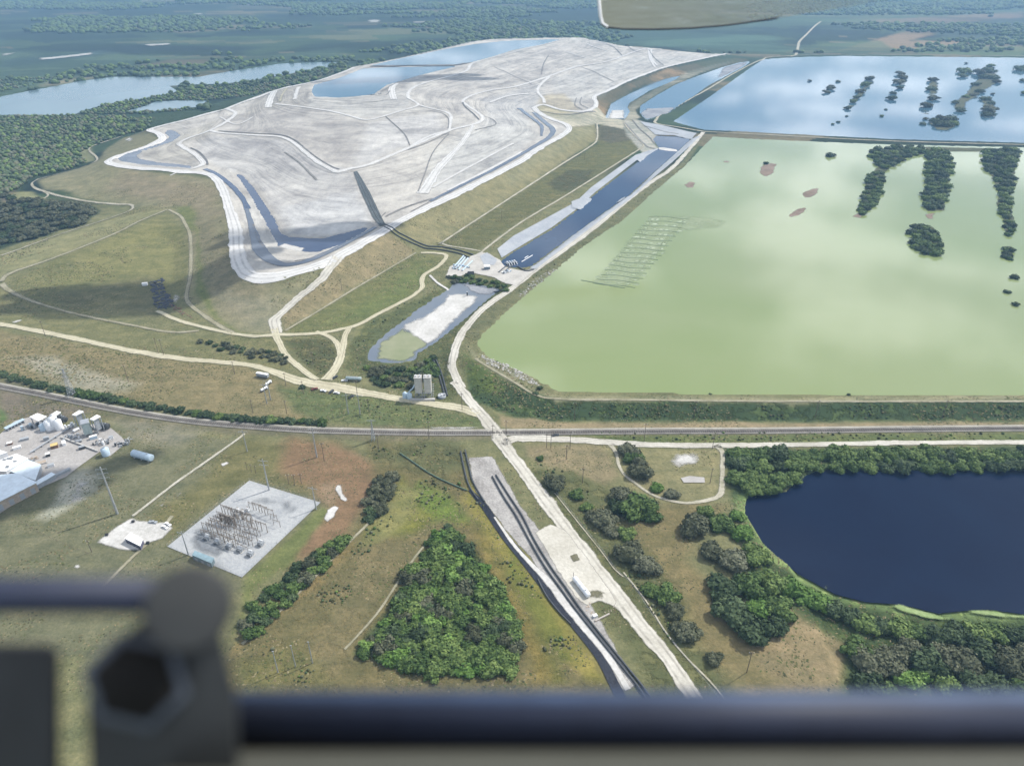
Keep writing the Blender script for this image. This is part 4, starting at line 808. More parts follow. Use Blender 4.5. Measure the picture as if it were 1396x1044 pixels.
def crown_arrays(seed, nl=10, leaves=1900, sub=2, hz=.62, leaf=.068):
    r_ = np.random.default_rng(seed); V_, F_ = [], []; base = 0; ctr = []
    for k in range(nl):
        if k == 0: c = np.array([0, 0, .42]); rr = .62
        else:
            a = k*2.4+r_.random()*.8; d = .30+.46*r_.random(); c = np.array([math.cos(a)*d, math.sin(a)*d, .26+.40*r_.random()]); rr = .20+.24*r_.random()
        ctr.append((c, rr)); v, f = ICO[sub]; v = v.copy()
        n_ = fbm(v[:, 0]*3+seed*7+k*3+v[:, 2]*2, v[:, 1]*3+v[:, 2]*2.7+50, .9, 3)
        v = v*(.72+.5*n_)[:, None]*rr*.93; v[:, 2] *= .85; v = v+c; v[:, 2] = np.maximum(v[:, 2], .02)
        V_.append(v); F_.append(f+base); base += len(v)
    tri = (np.vstack(V_), np.vstack(F_))
    # leaf clumps spread through the outer part of every lobe
    ii_ = r_.integers(0, nl, leaves); C_ = np.array([c for c, r in ctr])[ii_]; R_ = np.array([r for c, r in ctr])[ii_]
    d = r_.normal(size=(leaves, 3)); d[:, 2] = np.abs(d[:, 2])*1.1-.25; d /= np.linalg.norm(d, axis=1)[:, None]
    P_ = C_+d*(R_*(.80+.50*r_.random(leaves)**1.5))[:, None]; P_[:, 2] = np.maximum(P_[:, 2], .03)
    t = np.cross(d, r_.normal(size=(leaves, 3))); t /= np.linalg.norm(t, axis=1)[:, None]; b = np.cross(d, t)+d*r_.normal(size=(leaves, 1))*.5
    s = (leaf*(.5+r_.random(leaves)))[:, None]
    Q = np.stack([P_-t*s-b*s, P_+t*s-b*s*.7, P_+t*s*.8+b*s, P_-t*s*.7+b*s*.9], 1).reshape(-1, 3)
    Q[:, 2] = np.maximum(Q[:, 2], .01)
    return tri, Q
def crown_mesh(name, seed, mat, hz=.9, **k):
    (v, f), Q = crown_arrays(seed, **k); n = len(v); qf = np.arange(len(Q)).reshape(-1, 4)+n
    vv = np.vstack([v, Q]); vv[:, 2] *= hz
    me = bpy.data.meshes.new(name); me.vertices.add(len(vv)); me.vertices.foreach_set('co', vv.astype(np.float32).ravel())
    me.loops.add(f.size+qf.size); me.loops.foreach_set('vertex_index', np.concatenate([f.ravel(), qf.ravel()]).astype(np.int32))
    me.polygons.add(len(f)+len(qf)); st = np.concatenate([np.arange(len(f))*3, f.size+np.arange(len(qf))*4]).astype(np.int32)
    me.polygons.foreach_set('loop_start', st); me.update(calc_edges=True); me.materials.append(mat)
    return me
CROWN = {'g': [crown_mesh('crown', 10+i, L_GREEN) for i in range(3)], 'y': [crown_mesh('crown', 20+i, L_GREY, leaf=.050, leaves=2300) for i in range(3)],
         'b': [crown_mesh('crown', 30+i, L_BRIGHT) for i in range(2)], 'd': [crown_mesh('crown', 40+i, L_DARK) for i in range(3)]}
SMALL = {'g': [crown_mesh('tree', 50+i, L_GREEN, nl=8, leaves=700, sub=1, leaf=.085) for i in range(2)], 'y': [crown_mesh('tree', 60+i, L_GREY, nl=8, leaves=800, sub=1, leaf=.075) for i in range(2)],
         'd': [crown_mesh('tree', 70+i, L_DARK, nl=8, leaves=700, sub=1, leaf=.085) for i in range(2)], 'b': [crown_mesh('tree', 65, L_BRIGHT, nl=8, leaves=700, sub=1, leaf=.085)]}
_tb = MB()
_tb.cyl((0, 0, -.03), (.02, 0, .3), .045, .03, 7); _tb.cyl((.02, 0, .28), (.18, .08, .6), .028, .014, 6); _tb.cyl((.02, 0, .28), (-.15, .12, .62), .026, .012, 6); _tb.cyl((.0, 0, .24), (-.02, -.2, .58), .024, .01, 6)
TRUNK = _tb.obj('trunk', M_TRUNK); TRUNK_ME = TRUNK.data; bpy.data.objects.remove(TRUNK)
def pxm(px, py, z=0):                 # metres per photo pixel at a place on the ground
    q = GL([(px, py)], z)[0]; return math.sqrt(q[0]**2+q[1]**2+(CAM_H-z)**2)/math.hypot(F, px-698, py-522)
LCK = {'g': 'fresh green trees', 'y': 'big grey bare looking trees', 'd': 'dark green trees', 'b': 'bright yellow green bushes'}
KN = {'g': 'green', 'y': 'grey green', 'b': 'bright green', 'd': 'dark green'}
def tree(px, py, wpx, kind, label, group=None, zr=None, name='tree', big=True, cat=None, z=None, h=.0):
    m = pxm(px, py); r = wpx*m/2*1.08; zz = r*(zr or random.uniform(.8, 1.05))*.9
    q = W([(px, py+zz*.35/m)])[0] if z is None else np.append(GL([(px, py)], z)[0][:2], z)
    gz = float(Hm(q[0], q[1])) if z is None else z
    loc = (float(q[0]), float(q[1]), gz-.05*r); sc = (r*random.uniform(.92, 1.08), r*random.uniform(.92, 1.08), zz)
    if big:
        t = thing(name, label, cat or name, loc, random.uniform(0, 6.28), group, sc)
        for nm, me in (('crown', random.choice(CROWN[kind])), ('trunk', TRUNK_ME)):
            o = bpy.data.objects.new(nm, me); COL.objects.link(o); o.parent = t
    else:
        t = bpy.data.objects.new(name, random.choice(SMALL[kind])); COL.objects.link(t); t.location = loc; t.rotation_euler = (0, 0, random.uniform(0, 6.28)); t.scale = sc; tag(t, label, cat or name, group)
    return t
# trees that stand alone or in small clumps right of the haul road: (px, py, width px, kind, label)
for a in [(856,612,30,'y','round grey green tree nearest the paved road at the curved dirt track'),(866,624,26,'g','green bush between two round grey trees beside the curved dirt track'),
 (872,640,40,'y','broad grey tree on the inner side of the curved dirt track'),(757,656,34,'y','grey twiggy tree right beside the haul road, highest of the roadside row'),
 (786,673,20,'g','small green bush right of the twiggy roadside tree'),(896,664,20,'b','bright green bush left of the pale concrete slab'),(915,672,22,'y','thin grey tree just left below the pale concrete slab'),
 (848,674,38,'y','left grey half of the big round thicket between haul road and curved track'),(868,688,46,'g','right green half of the big round thicket between haul road and curved track'),(842,690,26,'d','dark bush under the left side of the big round thicket'),
 (885,700,30,'g','green bush hanging off the lower right of the big round thicket'),(820,704,40,'y','grey tree between the big round thicket and the haul road'),(832,722,26,'y','small grey bush under the grey tree by the haul road'),(854,726,24,'g','small green bush in the gap above the double grey trees'),
 (856,752,44,'y','upper tree of the double grey pair beside the long fence'),(882,770,38,'y','lower tree of the double grey pair beside the long fence'),(886,802,26,'g','small green bush on the left of a clump beside the long fence'),
 (908,808,38,'g','green domed bush on the right of a clump beside the long fence'),(921,832,34,'y','pale grey tree below the green domed bush'),(935,858,42,'y','round grey tree lowest beside the long fence'),
 (945,714,46,'y','wide grey tree on the left shoulder of the grove west of the dark pond'),(962,696,24,'g','low green bush on top of the grove west of the dark pond'),(984,712,34,'g','green tree in the upper middle of the grove west of the dark pond'),
 (1004,702,22,'b','bright green bush where the spur track meets the duckweed'),(1009,724,32,'b','bright green tree against the duckweed on the west shore'),(968,748,40,'y','grey tree on the left edge of the grove, halfway down'),
 (998,760,50,'y','big grey tree in the centre of the grove west of the dark pond'),(1032,756,38,'g','green tree on the west shore at the middle of the grove'),(985,798,44,'d','dark green tree on the left side of the dense lower grove'),
 (1020,795,46,'g','green tree at the top of the dense lower grove'),(1052,792,40,'g','green shore tree right of the dense lower grove'),(996,832,46,'d','dark green tree at the lower left of the dense grove'),
 (1034,828,34,'b','brightest green tree in the middle of the dense lower grove'),(1062,826,44,'g','green tree at the right end of the dense lower grove'),(1024,856,50,'d','dark green tree at the bottom of the dense lower grove'),
 (1060,852,34,'d','small dark tree at the lower right tip of the dense grove'),(972,896,24,'y','low thin grey bush on the brown slope near the fence end'),(800,690,18,'g','tiny green bush below the twiggy roadside tree'),(736,624,10,'g','tiny green bush beside the haul road near the junction')]:
    tree(*a)
# shore belts
LB = 'green trees crowded along the near shore of the dark pond'; LT = ['green trees of the belt row next to the paved road', 'green trees of the belt row overhanging the dark pond', 'green trees of the third row in the wood left above the dark pond', 'green trees nearest the water in the wood left above the dark pond']
for x, y, ww in [(1078,800,34),(1098,812,34),(1118,820,34),(1138,830,30),(1158,838,34),(1180,848,34),(1202,852,34),(1226,856,36),(1250,860,36),(1276,866,36),(1302,862,36),(1330,862,36),(1358,860,36),(1386,866,38),(1412,870,38)]:
    tree(x, y, ww, random.choice('ggbd'), LB+(', where the belt starts left' if x < 1190 else ', middle stretch' if x < 1300 else ', right end'), 'near shore belt')
LC = 'big trees of the mixed wood at the lower right edge of the view'
for x, y, ww, k in [(1166,884,40,'g'),(1182,900,56,'y'),(1212,896,48,'y'),(1238,884,42,'y'),(1262,900,52,'d'),(1288,892,46,'y'),(1316,900,54,'y'),(1344,890,44,'d'),(1372,902,58,'y'),(1400,894,50,'y'),(1184,932,44,'d'),(1232,922,36,'b'),(1256,918,28,'b'),(1288,928,40,'g'),(1326,930,44,'d'),(1362,934,44,'d'),(1396,940,50,'g'),(1210,945,40,'g')]:
    tree(x, y, ww, k, LCK[k]+' of the mixed wood at the lower right corner, '+('left flank' if x < 1225 else 'middle' if x < 1310 else 'right flank')+(' front row' if y > 915 else ''), 'mixed wood')
for row, (yy, xs, ww) in enumerate([(619, range(1002, 1420, 19), 28), (633, list(range(1006, 1100, 18))+list(range(1112, 1410, 24)), 27), (650, range(1004, 1086, 19), 27), (664, range(1018, 1066, 17), 24)]):
    for x in xs: tree(x+random.uniform(-4, 4), yy+random.uniform(-2, 3), ww*random.uniform(.85, 1.2), random.choice('gggd' if row < 2 else 'gg'), LT[row]+(', left third' if x < 1130 else ', middle third' if x < 1270 else ', right third')*(row < 2), 'belt above the dark pond')
def pinp(poly, n, mind, tries=6000):
    P = np.array(poly, float); out_ = []; x0, y0 = P.min(0); x1, y1 = P.max(0); cells = {}
    xs = rng.uniform(x0, x1, tries); ys = rng.uniform(y0, y1, tries); ok = inpoly(xs, ys, P)
    for x, y in zip(xs[ok].tolist(), ys[ok].tolist()):
        ci, cj = int(x/mind), int(y*1.4/mind)
        if any((x-a)**2+((y-b)*1.4)**2 < mind*mind for i in (-1, 0, 1) for j in (-1, 0, 1) for a, b in cells.get((ci+i, cj+j), ())): continue
        out_.append((x, y)); cells.setdefault((ci, cj), []).append((x, y))
        if len(out_) >= n: break
    return sorted(out_, key=lambda q: q[1])
TRI = [(600,728),(616,720),(640,748),(662,778),(682,805),(698,835),(706,880),(698,914),(560,914),(532,903),(490,888),(504,864),(532,838),(552,804),(560,774),(588,740)]
for x, y in pinp(TRI, 190, 12.6):
    kk = random.choice('gggggbdgyggb'); tree(x, y, random.uniform(17, 30), kk, KN[kk]+' shrub in the '+('top' if y < 780 else 'upper middle' if y < 830 else 'lower middle' if y < 875 else 'bottom')+(' left' if x < 610 else ' right')+' part of the triangular thicket', 'triangular thicket', name='shrub', zr=random.uniform(.7, 1.1), big=False)
tree(612, 718, 15, 'd', 'dark round bush alone at the upper tip of the triangular thicket', name='shrub', big=False)
for lab, gr, poly, sp_, ww in (('shrubs of the narrow green strip beside the red brown clearing', 'upper shrub strip', [(518,650),(537,648),(534,675),(520,694),(502,712),(498,692),(508,668)], 10, 17),
      ('shrubs of the long diagonal strip below the substation pad', 'diagonal shrub strip', [(466,734),(480,738),(442,776),(402,812),(374,846),(340,868),(330,852),(346,824),(382,790),(428,752)], 13, 20),
      ('brown green bushes on the bank below the slope road', 'slope road bushes', [(262,462),(290,466),(330,472),(366,478),(394,486),(388,494),(350,486),(300,476)], 8, 10),
      ('dark bushes around the bottom end of the settling pond', 'settling pond bushes', [(498,500),(560,502),(592,486),(596,510),(560,526),(510,522)], 9, 13),
      ('bushes on the bank between pump yard and settling pond', 'pump yard bushes', [(610,376),(640,374),(680,384),(694,390),(690,396),(650,386),(618,384)], 7, 9)):
    yy_ = [q[1] for q in poly]; xx_ = [q[0] for q in poly]
    for x, y in pinp(poly, 60, sp_):
        kk = random.choice('ggdy' if 'brown' not in lab else 'yyd'); u_ = (x-min(xx_))/(max(xx_)-min(xx_)); tree(x, y, ww*random.uniform(.8, 1.25), kk, KN[kk]+' '+lab.replace('shrubs', 'shrub').replace('bushes', 'bush').replace('brown green ', '').replace('dark ', '')+(', left part' if u_ < .34 else ', middle' if u_ < .67 else ', right part'), gr, name='shrub', big=False)
HED = [(-10,506),(20,514),(60,525),(98,533),(145,541),(181,549),(220,555),(259,561),(310,568),(360,572),(400,573),(440,575)]
hp = smooth_line(np.array(HED, float), 10.0)
for x, y in hp: tree(x, y, random.uniform(13, 19), random.choice('ddg'), 'dark shrub of the row above the railway, '+('left of the lattice pylon' if x < 100 else 'just right of the lattice pylon' if x < 200 else 'middle stretch' if x < 310 else 'right end stretch'), 'railway shrub row', name='shrub', big=False)
# trees standing in the two big ponds
ISL = ['trees of the wide wooded patch against the dike in the green pond', 'trees of the narrow tail hanging below that wide patch in the green pond', 'trees of the straight wooded strip in the middle of the green pond', 'trees of the round wooded island standing free in the green pond', 'trees of the long wooded strip nearest the right edge of the green pond', 'trees of the small clump right below the rightmost wooded strip']
LG = 'trees of the wooded strips standing in the green pond'; LZ = 'low trees of the scattered clumps standing in the blue pond'
for ki, (poly, sp_, ww) in enumerate([([(1185,204),(1210,200),(1262,201),(1258,209),(1238,212),(1222,222),(1206,230),(1196,225),(1187,212)],6.2,12), ([(1182,240),(1200,233),(1205,240),(1200,262),(1196,272),(1190,280),(1178,292),(1172,288),(1176,278),(1178,262)],6.2,11),
      ([(1264,206),(1290,204),(1296,222),(1291,250),(1287,272),(1284,284),(1264,284),(1259,270),(1264,250),(1266,225)],6.8,13), ([(1242,314),(1250,308),(1266,308),(1276,320),(1281,336),(1276,346),(1262,344),(1244,334)],7.5,14),
      ([(1342,204),(1388,203),(1380,230),(1381,248),(1374,268),(1377,290),(1380,312),(1374,322),(1368,308),(1370,295),(1361,280),(1364,262),(1353,240),(1343,225)],7,12), ([(1370,338),(1378,338),(1379,350),(1374,353),(1367,346)],6,11)]):
    for x, y in pinp(poly, 80, sp_): tree(x, y+2, ww*random.uniform(.85, 1.2), random.choice('dgdg'), ISL[ki], 'trees in the green pond', big=False, z=5.0, name='marsh_tree')
for x, y, ww, l in [(1131,213,15,'single round tree standing alone in the green pond near the dike'),(1383,379,13,'upper small tree of the tail in the green pond at the right edge'),(1372,399,11,'middle small tree of the tail in the green pond at the right edge'),(1384,416,11,'last small tree on the pale shoal in the green pond at the right edge'),(1044,224,8,'small dark bush on the pink mud flat nearest the dike corner'),(1241,201,9,None)]:
    tree(x, y, ww, 'd', l or LG, None if l else 'trees in the green pond', big=False, z=5.0, name='marsh_tree')
for x, y, ww in [(1104,110,5),(1131,121,11),(1142,111,6),(1127,126,8),(1185,108,11),(1180,116,12),(1172,125,11),(1168,133,9),(1163,139,9),(1155,148,9),(1154,158,4),(1142,166,5),(1135,169,4),(1228,101,10),(1230,107,12),(1225,113,11),(1226,120,9),(1218,127,8),(1215,135,12),(1208,149,4),(1202,158,5),(1272,110,11),(1270,122,13),(1273,135,11),(1264,145,14),(1262,162,6),(1259,169,8),(1274,166,13),(1286,164,15),(1298,163,15),(1288,171,17),(1278,171,14),(1300,169,12),(1303,140,9),(1309,151,12),(1316,132,8),(1315,98,14),(1312,104,10),(1336,100,14),(1348,98,16),(1352,107,14),(1340,106,13),(1358,112,9),(1330,116,11),(1334,125,11),(1326,130,9),(1344,136,12),(1352,141,9),(1349,151,16),(1345,157,14),(1353,128,5),(1350,90,8),(1317,86,4),(1392,95,14),(1395,110,8),(1396,127,8)]:
    tree(x, y+1, ww*1.22, random.choice('dgdy'), LZ+(', left rows' if x < 1195 else ', second row from the left' if x < 1250 else ', third row' if x < 1283 and y < 160 else ', around the big oval clump' if y > 158 and x < 1306 else ', forked strip near the right' if x < 1365 else ', at the right edge'), 'trees in the blue pond', big=False, z=4.6, zr=.8, name='marsh_tree')
for x, y, ww, l in [(736,529,9,'palm like bush on the shore at the lower left corner of the green pond'),(731,535,9,'low bush on the levee at the lower left corner of the green pond'),(968,537,5,'tiny dark bush alone on the levee road shore'),(413,527,11,'dark bush at the roadside left of the parked cars'),(1157,538,6,'tiny bush on the levee shore right of the middle')]:
    tree(x, y, ww, 'd', l, name='shrub', big=False)
# grey wood at the left, tree by tree where it shows largest
for x, y in pinp([(-10,262),(60,274),(128,283),(136,288),(108,304),(50,321),(-10,338)], 75, 9.5): tree(x, y, random.uniform(12, 17), random.choice('ydyy'), 'grey green tree of the wood in the toe road bend, '+('far' if y < 285 else 'middle' if y < 305 else 'near')+' rows'+(', left' if x < 55 else ', right'), 'wood in the toe road bend', big=False, zr=.9)
# woods too thick to count
TM = [plain('tuft_'+n_, S(*c_), .95, 0, .25, .05, .1) for n_, c_ in (('olive', (114, 112, 78)), ('straw', (156, 146, 112)), ('green', (102, 110, 68)), ('brown', (128, 116, 88)), ('dark', (84, 88, 62)))]
def mass(name, pts, sz, mats, label, seed=3, sub=1, zs=.9):
    q_ = np.array(pts)[:, :2]; keep = np.ones(len(q_), bool)
    for C, hw in ROADC:
        if np.hypot(C[:, 0], C[:, 1]).min() > 900: continue
        lo_, hi_ = C.min(0)-12, C.max(0)+12; bb = np.nonzero(((q_ > lo_) & (q_ < hi_)).all(1) & keep)[0]
        if len(bb): keep[bb] = ~((np.hypot(q_[bb, None, 0]-C[None, :, 0], q_[bb, None, 1]-C[None, :, 1])-hw[None]) < .8).any(1)
    for P__ in PADS: keep &= ~inpoly(q_[:, 0], q_[:, 1], P__)
    pts = q_[keep]; r_ = np.random.default_rng(seed); v0, f0 = ICO[sub]; Vs, Fs = [], []; mi = []
    for k, (x, y) in enumerate(pts):
        s = sz(x, y)*(.6+.8*r_.random()); v = v0*(.75+.5*r_.random((len(v0), 1)))*[s, s, s*zs]; v[:, 2] = np.maximum(v[:, 2]+s*.45, -.2); v = v+[x, y, float(Hm(x, y))]
        Vs.append(v); Fs.append(f0+k*len(v0)); mi.append(np.full(len(f0), r_.integers(0, len(mats))))
    me = mesh_from(name, np.vstack(Vs), np.vstack(Fs))
    for m in mats: me.materials.append(m)
    me.polygons.foreach_set('material_index', np.concatenate(mi).astype(np.int32))
    o = bpy.data.objects.new(name, me); COL.objects.link(o); o['kind'] = 'stuff'; return tag(o, label, name.replace('_', ' '))
P_ = []
for poly, sp_ in (([(-60,162),(0,160),(104,158),(208,162),(202,177),(166,185),(122,201),(106,210),(118,219),(102,229),(42,243),(22,258),(-60,290)], 2.7), ([(104,156),(145,143),(196,135),(236,128),(262,121),(310,116),(352,112),(420,100),(470,90),(480,92),(430,106),(360,128),(330,132),(284,138),(284,148),(240,152),(200,156),(160,156)], 2.6), ([(0,110),(100,104),(0,126)], 3.5)):
    q = pinp(poly, 4200, sp_, 16000); P_ += [tuple(z_[:2]) for z_ in W(q)]
mass('woodland', P_, lambda x, y: 3.7, [L_DARK, L_GREEN, L_DARK, L_GREY], 'dense green wood around the pale lake at the left')
P_ = []
xs = rng.uniform(-4200, 4600, 60000); ys = rng.uniform(1350, 5600, 60000)
mk = (fbm(xs*.5, ys, 420, 4) > .49) & (np.abs(xs) < ys*.82+100)
big_out = np.vstack([outer[:, :2]]); mk &= ~inpoly(xs, ys, big_out); mk &= ~inpoly(xs, ys, GL([q[:2] for q in P10], -.6)) & (Hm(xs, ys) < .5)
for gpoly in ([(195,88),(235,82),(290,81),(280,87),(200,93)], [(330,84),(480,72),(640,50),(560,44),(380,52),(300,62)]): mk &= ~inpoly(xs, ys, GL(gpoly))
mass('far_woodland', list(zip(xs[mk], ys[mk]))[:24000], lambda x, y: 5+math.hypot(x, y)*.0012, [L_DARK, L_GREEN], 'hazy dark woods of the flat country beyond the stack', 5, 1, .7)
P_ = []
for poly, n_, md in (([(636,505),(700,527),(760,551),(1060,553),(1420,553),(1420,570),(1060,571),(760,570),(700,565),(660,548)], 900, 4.2), ([(500,600),(640,612),(640,650),(700,760),(800,900),(800,930),(720,930),(660,760),(600,700),(520,720),(420,930),(330,930),(400,830),(500,730)], 1600, 3.4), ([(735,632),(785,645),(850,735),(905,830),(975,930),(950,930),(880,820),(780,690)], 600, 3.4), ([(575,395),(600,388),(560,430),(500,470),(490,492),(475,490),(490,450)], 160, 4), ([(624,484),(640,440),(700,395),(800,325),(900,240),(906,244),(806,330),(706,402),(650,450),(636,486)], 200, 4.5), ([(388,462),(450,464),(456,484),(440,510),(410,490)], 90, 5), ([(450,538),(640,562),(640,576),(470,570)], 160, 5), ([(660,478),(690,502),(735,532),(730,538),(690,510),(655,490)],60,4), ([(800,590),(1396,590),(1396,600),(900,601)], 160, 5)):
    q = W(pinp(poly, n_, md, n_*5)); kp = fbm(q[:, 0], q[:, 1], 16, 3) > (.58 if md == 3.4 else .45); P_ += [tuple(z_[:2]) for z_ in q[kp]]
mass('undergrowth', P_, lambda x, y: .45+.55*((x*7.3+y*3.1) % 1), [L_GREEN, L_GREY, L_DARK, TM[0], TM[2], TM[4]], 'weeds and low scrub on the banks and verges', 9, 1, .7)

# coarse tufts and tussocks all over the nearer grassland
octv = np.array([(1, 0, 0), (0, 1, 0), (-1, 0, 0), (0, -1, 0), (.1, .1, 1.0), (0, 0, -.3)]); octf = np.array([(0, 1, 4), (1, 2, 4), (2, 3, 4), (3, 0, 4)])
def tufts(name, n, x0, x1, y0, y1, s0, s1, mats, label, seed, thr, scl):
    r_ = np.random.default_rng(seed); x = r_.uniform(x0, x1, n); y = r_.uniform(y0, y1, n)
    px = 698+F*x/(y*cp+(CAM_H)*sp); k = (px > -60) & (px < 1460) & (fbm(x, y, scl, 4) > thr); x, y = x[k], y[k]; k = np.ones(len(x), bool)
    for nm_, P, z in WATER:
        k &= ~inpoly(x, y, GL([p_[:2] for p_ in P], z))
    k &= ~inpoly(x, y, np.vstack([GL(RING), GL(RING2)[1:], backW[1:]]))
    for P__ in PADS: k &= ~inpoly(x, y, P__)
    for C, hw in ROADC:
        lo_, hi_ = C.min(0)-6, C.max(0)+6; bb = np.nonzero((x > lo_[0]) & (x < hi_[0]) & (y > lo_[1]) & (y < hi_[1]) & k)[0]
        Cs = C[::2]; hs = hw[::2]
        for i0 in range(0, len(bb), 4000):
            b_ = bb[i0:i0+4000]; k[b_] = ~((np.hypot(x[b_, None]-Cs[None, :, 0], y[b_, None]-Cs[None, :, 1])-hs[None]) < .6).any(1)
    x, y = x[k], y[k]; m = len(x); s = r_.uniform(s0, s1, m)*(.6+.8*fbm(x, y, 60, 2)); a = r_.uniform(0, 6.28, m); st = r_.uniform(.6, 1.7, m)
    v = octv[None]*np.stack([s*st, s/st, s*r_.uniform(.35, .8, m)], 1)[:, None]; ca, sa = np.cos(a)[:, None], np.sin(a)[:, None]
    v = np.stack([v[..., 0]*ca-v[..., 1]*sa+x[:, None], v[..., 0]*sa+v[..., 1]*ca+y[:, None], v[..., 2]+Hm(x, y)[:, None]], -1)
    f = octf[None]+np.arange(m)[:, None, None]*6; me = mesh_from(name, v.reshape(-1, 3), f.reshape(-1, 3))
    for q in mats: me.materials.append(q)
    me.polygons.foreach_set('material_index', np.repeat(r_.integers(0, len(mats), m), 4).astype(np.int32))
    o = bpy.data.objects.new(name, me); COL.objects.link(o); o['kind'] = 'stuff'; return tag(o, label, 'grass')
tufts('grass_tufts', 90000, -480, 420, 215, 560, .25, .75, TM, 'rough tussocky grass across the nearer fields', 11, .47, 26)
tufts('rough_grass', 60000, -640, 120, 470, 1000, .4, 1.0, TM, 'rough grass on the slopes below the white stack', 12, .50, 40)
# ---------------------------------------------------------------- poles and pylons
def wood_pole(h, arm=True, r=.2):
    t = thing('utility_pole', 'x', 'pole'); MB().cyl((0, 0, -.3), (0, 0, h), r*1.15, r*.75, 7).obj('pole_shaft', M_WOOD, t)
    if arm:
        MB().box((0, 0, h-.9), (2.6, .2, .22)).obj('crossarm', M_WOOD, t)
        m = MB()
        for x in (-1.15, 0, 1.15): m.cyl((x, 0, h-.8), (x, 0, h-.35), .1, .06, 6)
        m.obj('insulators', M_WPAINT, t)
    return t
def steel_pole(h, r=.55, arms=2):
    t = thing('steel_pole', 'x', 'pole'); MB().cyl((0, 0, -.3), (0, 0, h), r, r*.45, 10).obj('pole_shaft', M_STEEL, t)
    for k in range(arms):
        for s_ in (-1, 1):
            a = MB(); z = h-1.5-k*3.2; a.cyl((0, 0, z-.3), (s_*3.0, 0, z+.3), .16, .08, 6); a.cyl((s_*3.0, 0, z+.3), (s_*3.0, 0, z-.9), .09, .09, 6); a.obj('arm', M_STEEL, t)
    return t
def pale_pole(h):
    t = thing('utility_pole', 'x', 'pole'); MB().cyl((0, 0, -.3), (0, 0, h), .3, .22, 8).obj('pole_shaft', M_STEEL, t); MB().box((0, 0, h+.1), (.9, .3, .25)).obj('pole_cap', M_STEEL, t); return t
PRO = {'w15': wood_pole(15), 'w12': wood_pole(12), 'w9': wood_pole(9), 's25': steel_pole(25), 's18': steel_pole(18, .45, 1), 's36': steel_pole(36, .8, 3), 'p14': pale_pole(15)}
PT = {k: tree_of(v) for k, v in PRO.items()}; used = set()
def pole(kind, px, py, label, rz=None, group=None, sc=1):
    loc = gp(px, py); rz = random.uniform(-.3, .3) if rz is None else rz
    if kind in used: return dup(PRO[kind], PT[kind], loc, rz, sc, label, group)
    used.add(kind); o = PRO[kind]; o.location = loc; o.rotation_euler.z = rz; o.scale = (sc,)*3; o['label'] = label
    if group: o['group'] = group
    return o
for a in [('w15',777,612,'tall dark wood pole at the edge of the road junction, right of the H frame'),('w12',772,626,'shorter wood pole standing in the brown grass below the road junction'),
 ('w12',971,612,'wood pole at the top left of the spur track mouth'),('w15',878,601,'wood pole in the grass strip between railway and paved road'),('w12',968,658,'wood pole at the right end of the concrete slab'),
 ('w12',794,658,'wood pole among the bushes below the brown triangle field'),('w15',783,572,'first wood pole at the levee foot, nearest the haul road'),('w15',946,570,'second wood pole at the levee foot'),
 ('w15',1111,569,'third wood pole at the levee foot, above the pond belt'),('w15',1284,569,'rightmost wood pole at the levee foot'),('w15',585,598,'wood pole just below the railway, left of the black hoses'),
 ('w12',516,612,'wood pole below the railway at the top of the scrub triangle'),('w12',672,598,'wood pole beside the crossing of haul road and railway'),('w15',630,559,'wood pole at the main road junction, right of the silo plant'),
 ('s18',475,564,'left of two pale steel poles between main road and railway'),('s18',491,565,'right of two pale steel poles between main road and railway'),('w12',487,537,'wood pole at the lower edge of the main road'),
 ('s25',432,623,'grey steel pole standing right below the railway and shrub row'),('w15',442,628,'thin wood pole close beside the grey steel pole'),('s25',367,668,'steel pole on the upper corner of the substation pad'),
 ('s18',431,694,'steel pole on the right corner of the substation pad'),('s18',257,756,'dark steel pole at the left edge of the substation pad'),('s18',337,615,'steel pole at the end of the straight lot track'),
 ('s36',160,700,'tallest steel pole, above the gravel lot on the lawn'),('w12',320,510,'dark wood pole on the far verge of the main road'),('s18',364,550,'left one of the pale steel poles by the parked trucks'),('s18',369,545,'right one of the pale steel poles by the parked trucks'),
 ('w12',345,563,'wood pole in the brown field left of the shrub row'),('w12',391,564,'wood pole in the brown field right of the shrub row'),('w12',390,526,'first wood pole at the lower edge of the wide road apron'),('w12',414,537,'second wood pole near the dark roadside bush'),
 ('w15',62,458,'leftmost wood pole beside the main road'),('w15',216,482,'left of two close wood poles beside the main road'),('w15',223,484,'right of two close wood poles beside the main road'),('w15',175,520,'wood pole in the field between the pale sand streaks'),
 ('p14',379,916,'left one of three pale poles at the bottom left of the scrub'),('p14',403,908,'middle one of three pale poles at the bottom left of the scrub'),('p14',426,903,'right one of three pale poles at the bottom left of the scrub'),
 ('w15',1018,916,'lone wood pole on the brown slope at the bottom'),('w12',690,592,'wood pole right at the paved road corner'),('w12',503,562,'wood pole between road and railway near the silo plant'),('w12',427,497,'wood pole inside the road loop'),
 ('w12',684,300,'left wood pole on the olive meadow beside the canal road'),('w12',797,218,'wood pole on the grassy track high up by the slope'),('w12',466,395,'wood pole at the foot of the brown slope'),('w9',125,752,'small pole at the corner of the track and lawn')]:
    pole(*a)
hf = thing('h_frame_pole', 'double wood pole with crossbeam at the paved road junction', 'pole', gp(748, 610))
for x in (-1.5, 1.5): MB().cyl((x, 0, -.3), (x, 0, 12), .22, .17, 7).obj('pole_shaft', M_WOOD, hf)
MB().box((0, 0, 10.6), (5, .25, .3)).obj('crossarm', M_WOOD, hf)
for x, y in ((394, 660), (402, 660), (411, 659)): pole('w9', x, y, 'short switch pole in the row of three above the substation pad', .1, 'row of three short poles', .9)
for x, y in ((337, 640), (343, 643), (349, 645)): pole('w9', x, y, 'short pole in the group left of the substation pad top', .1, 'short pole group', .7)
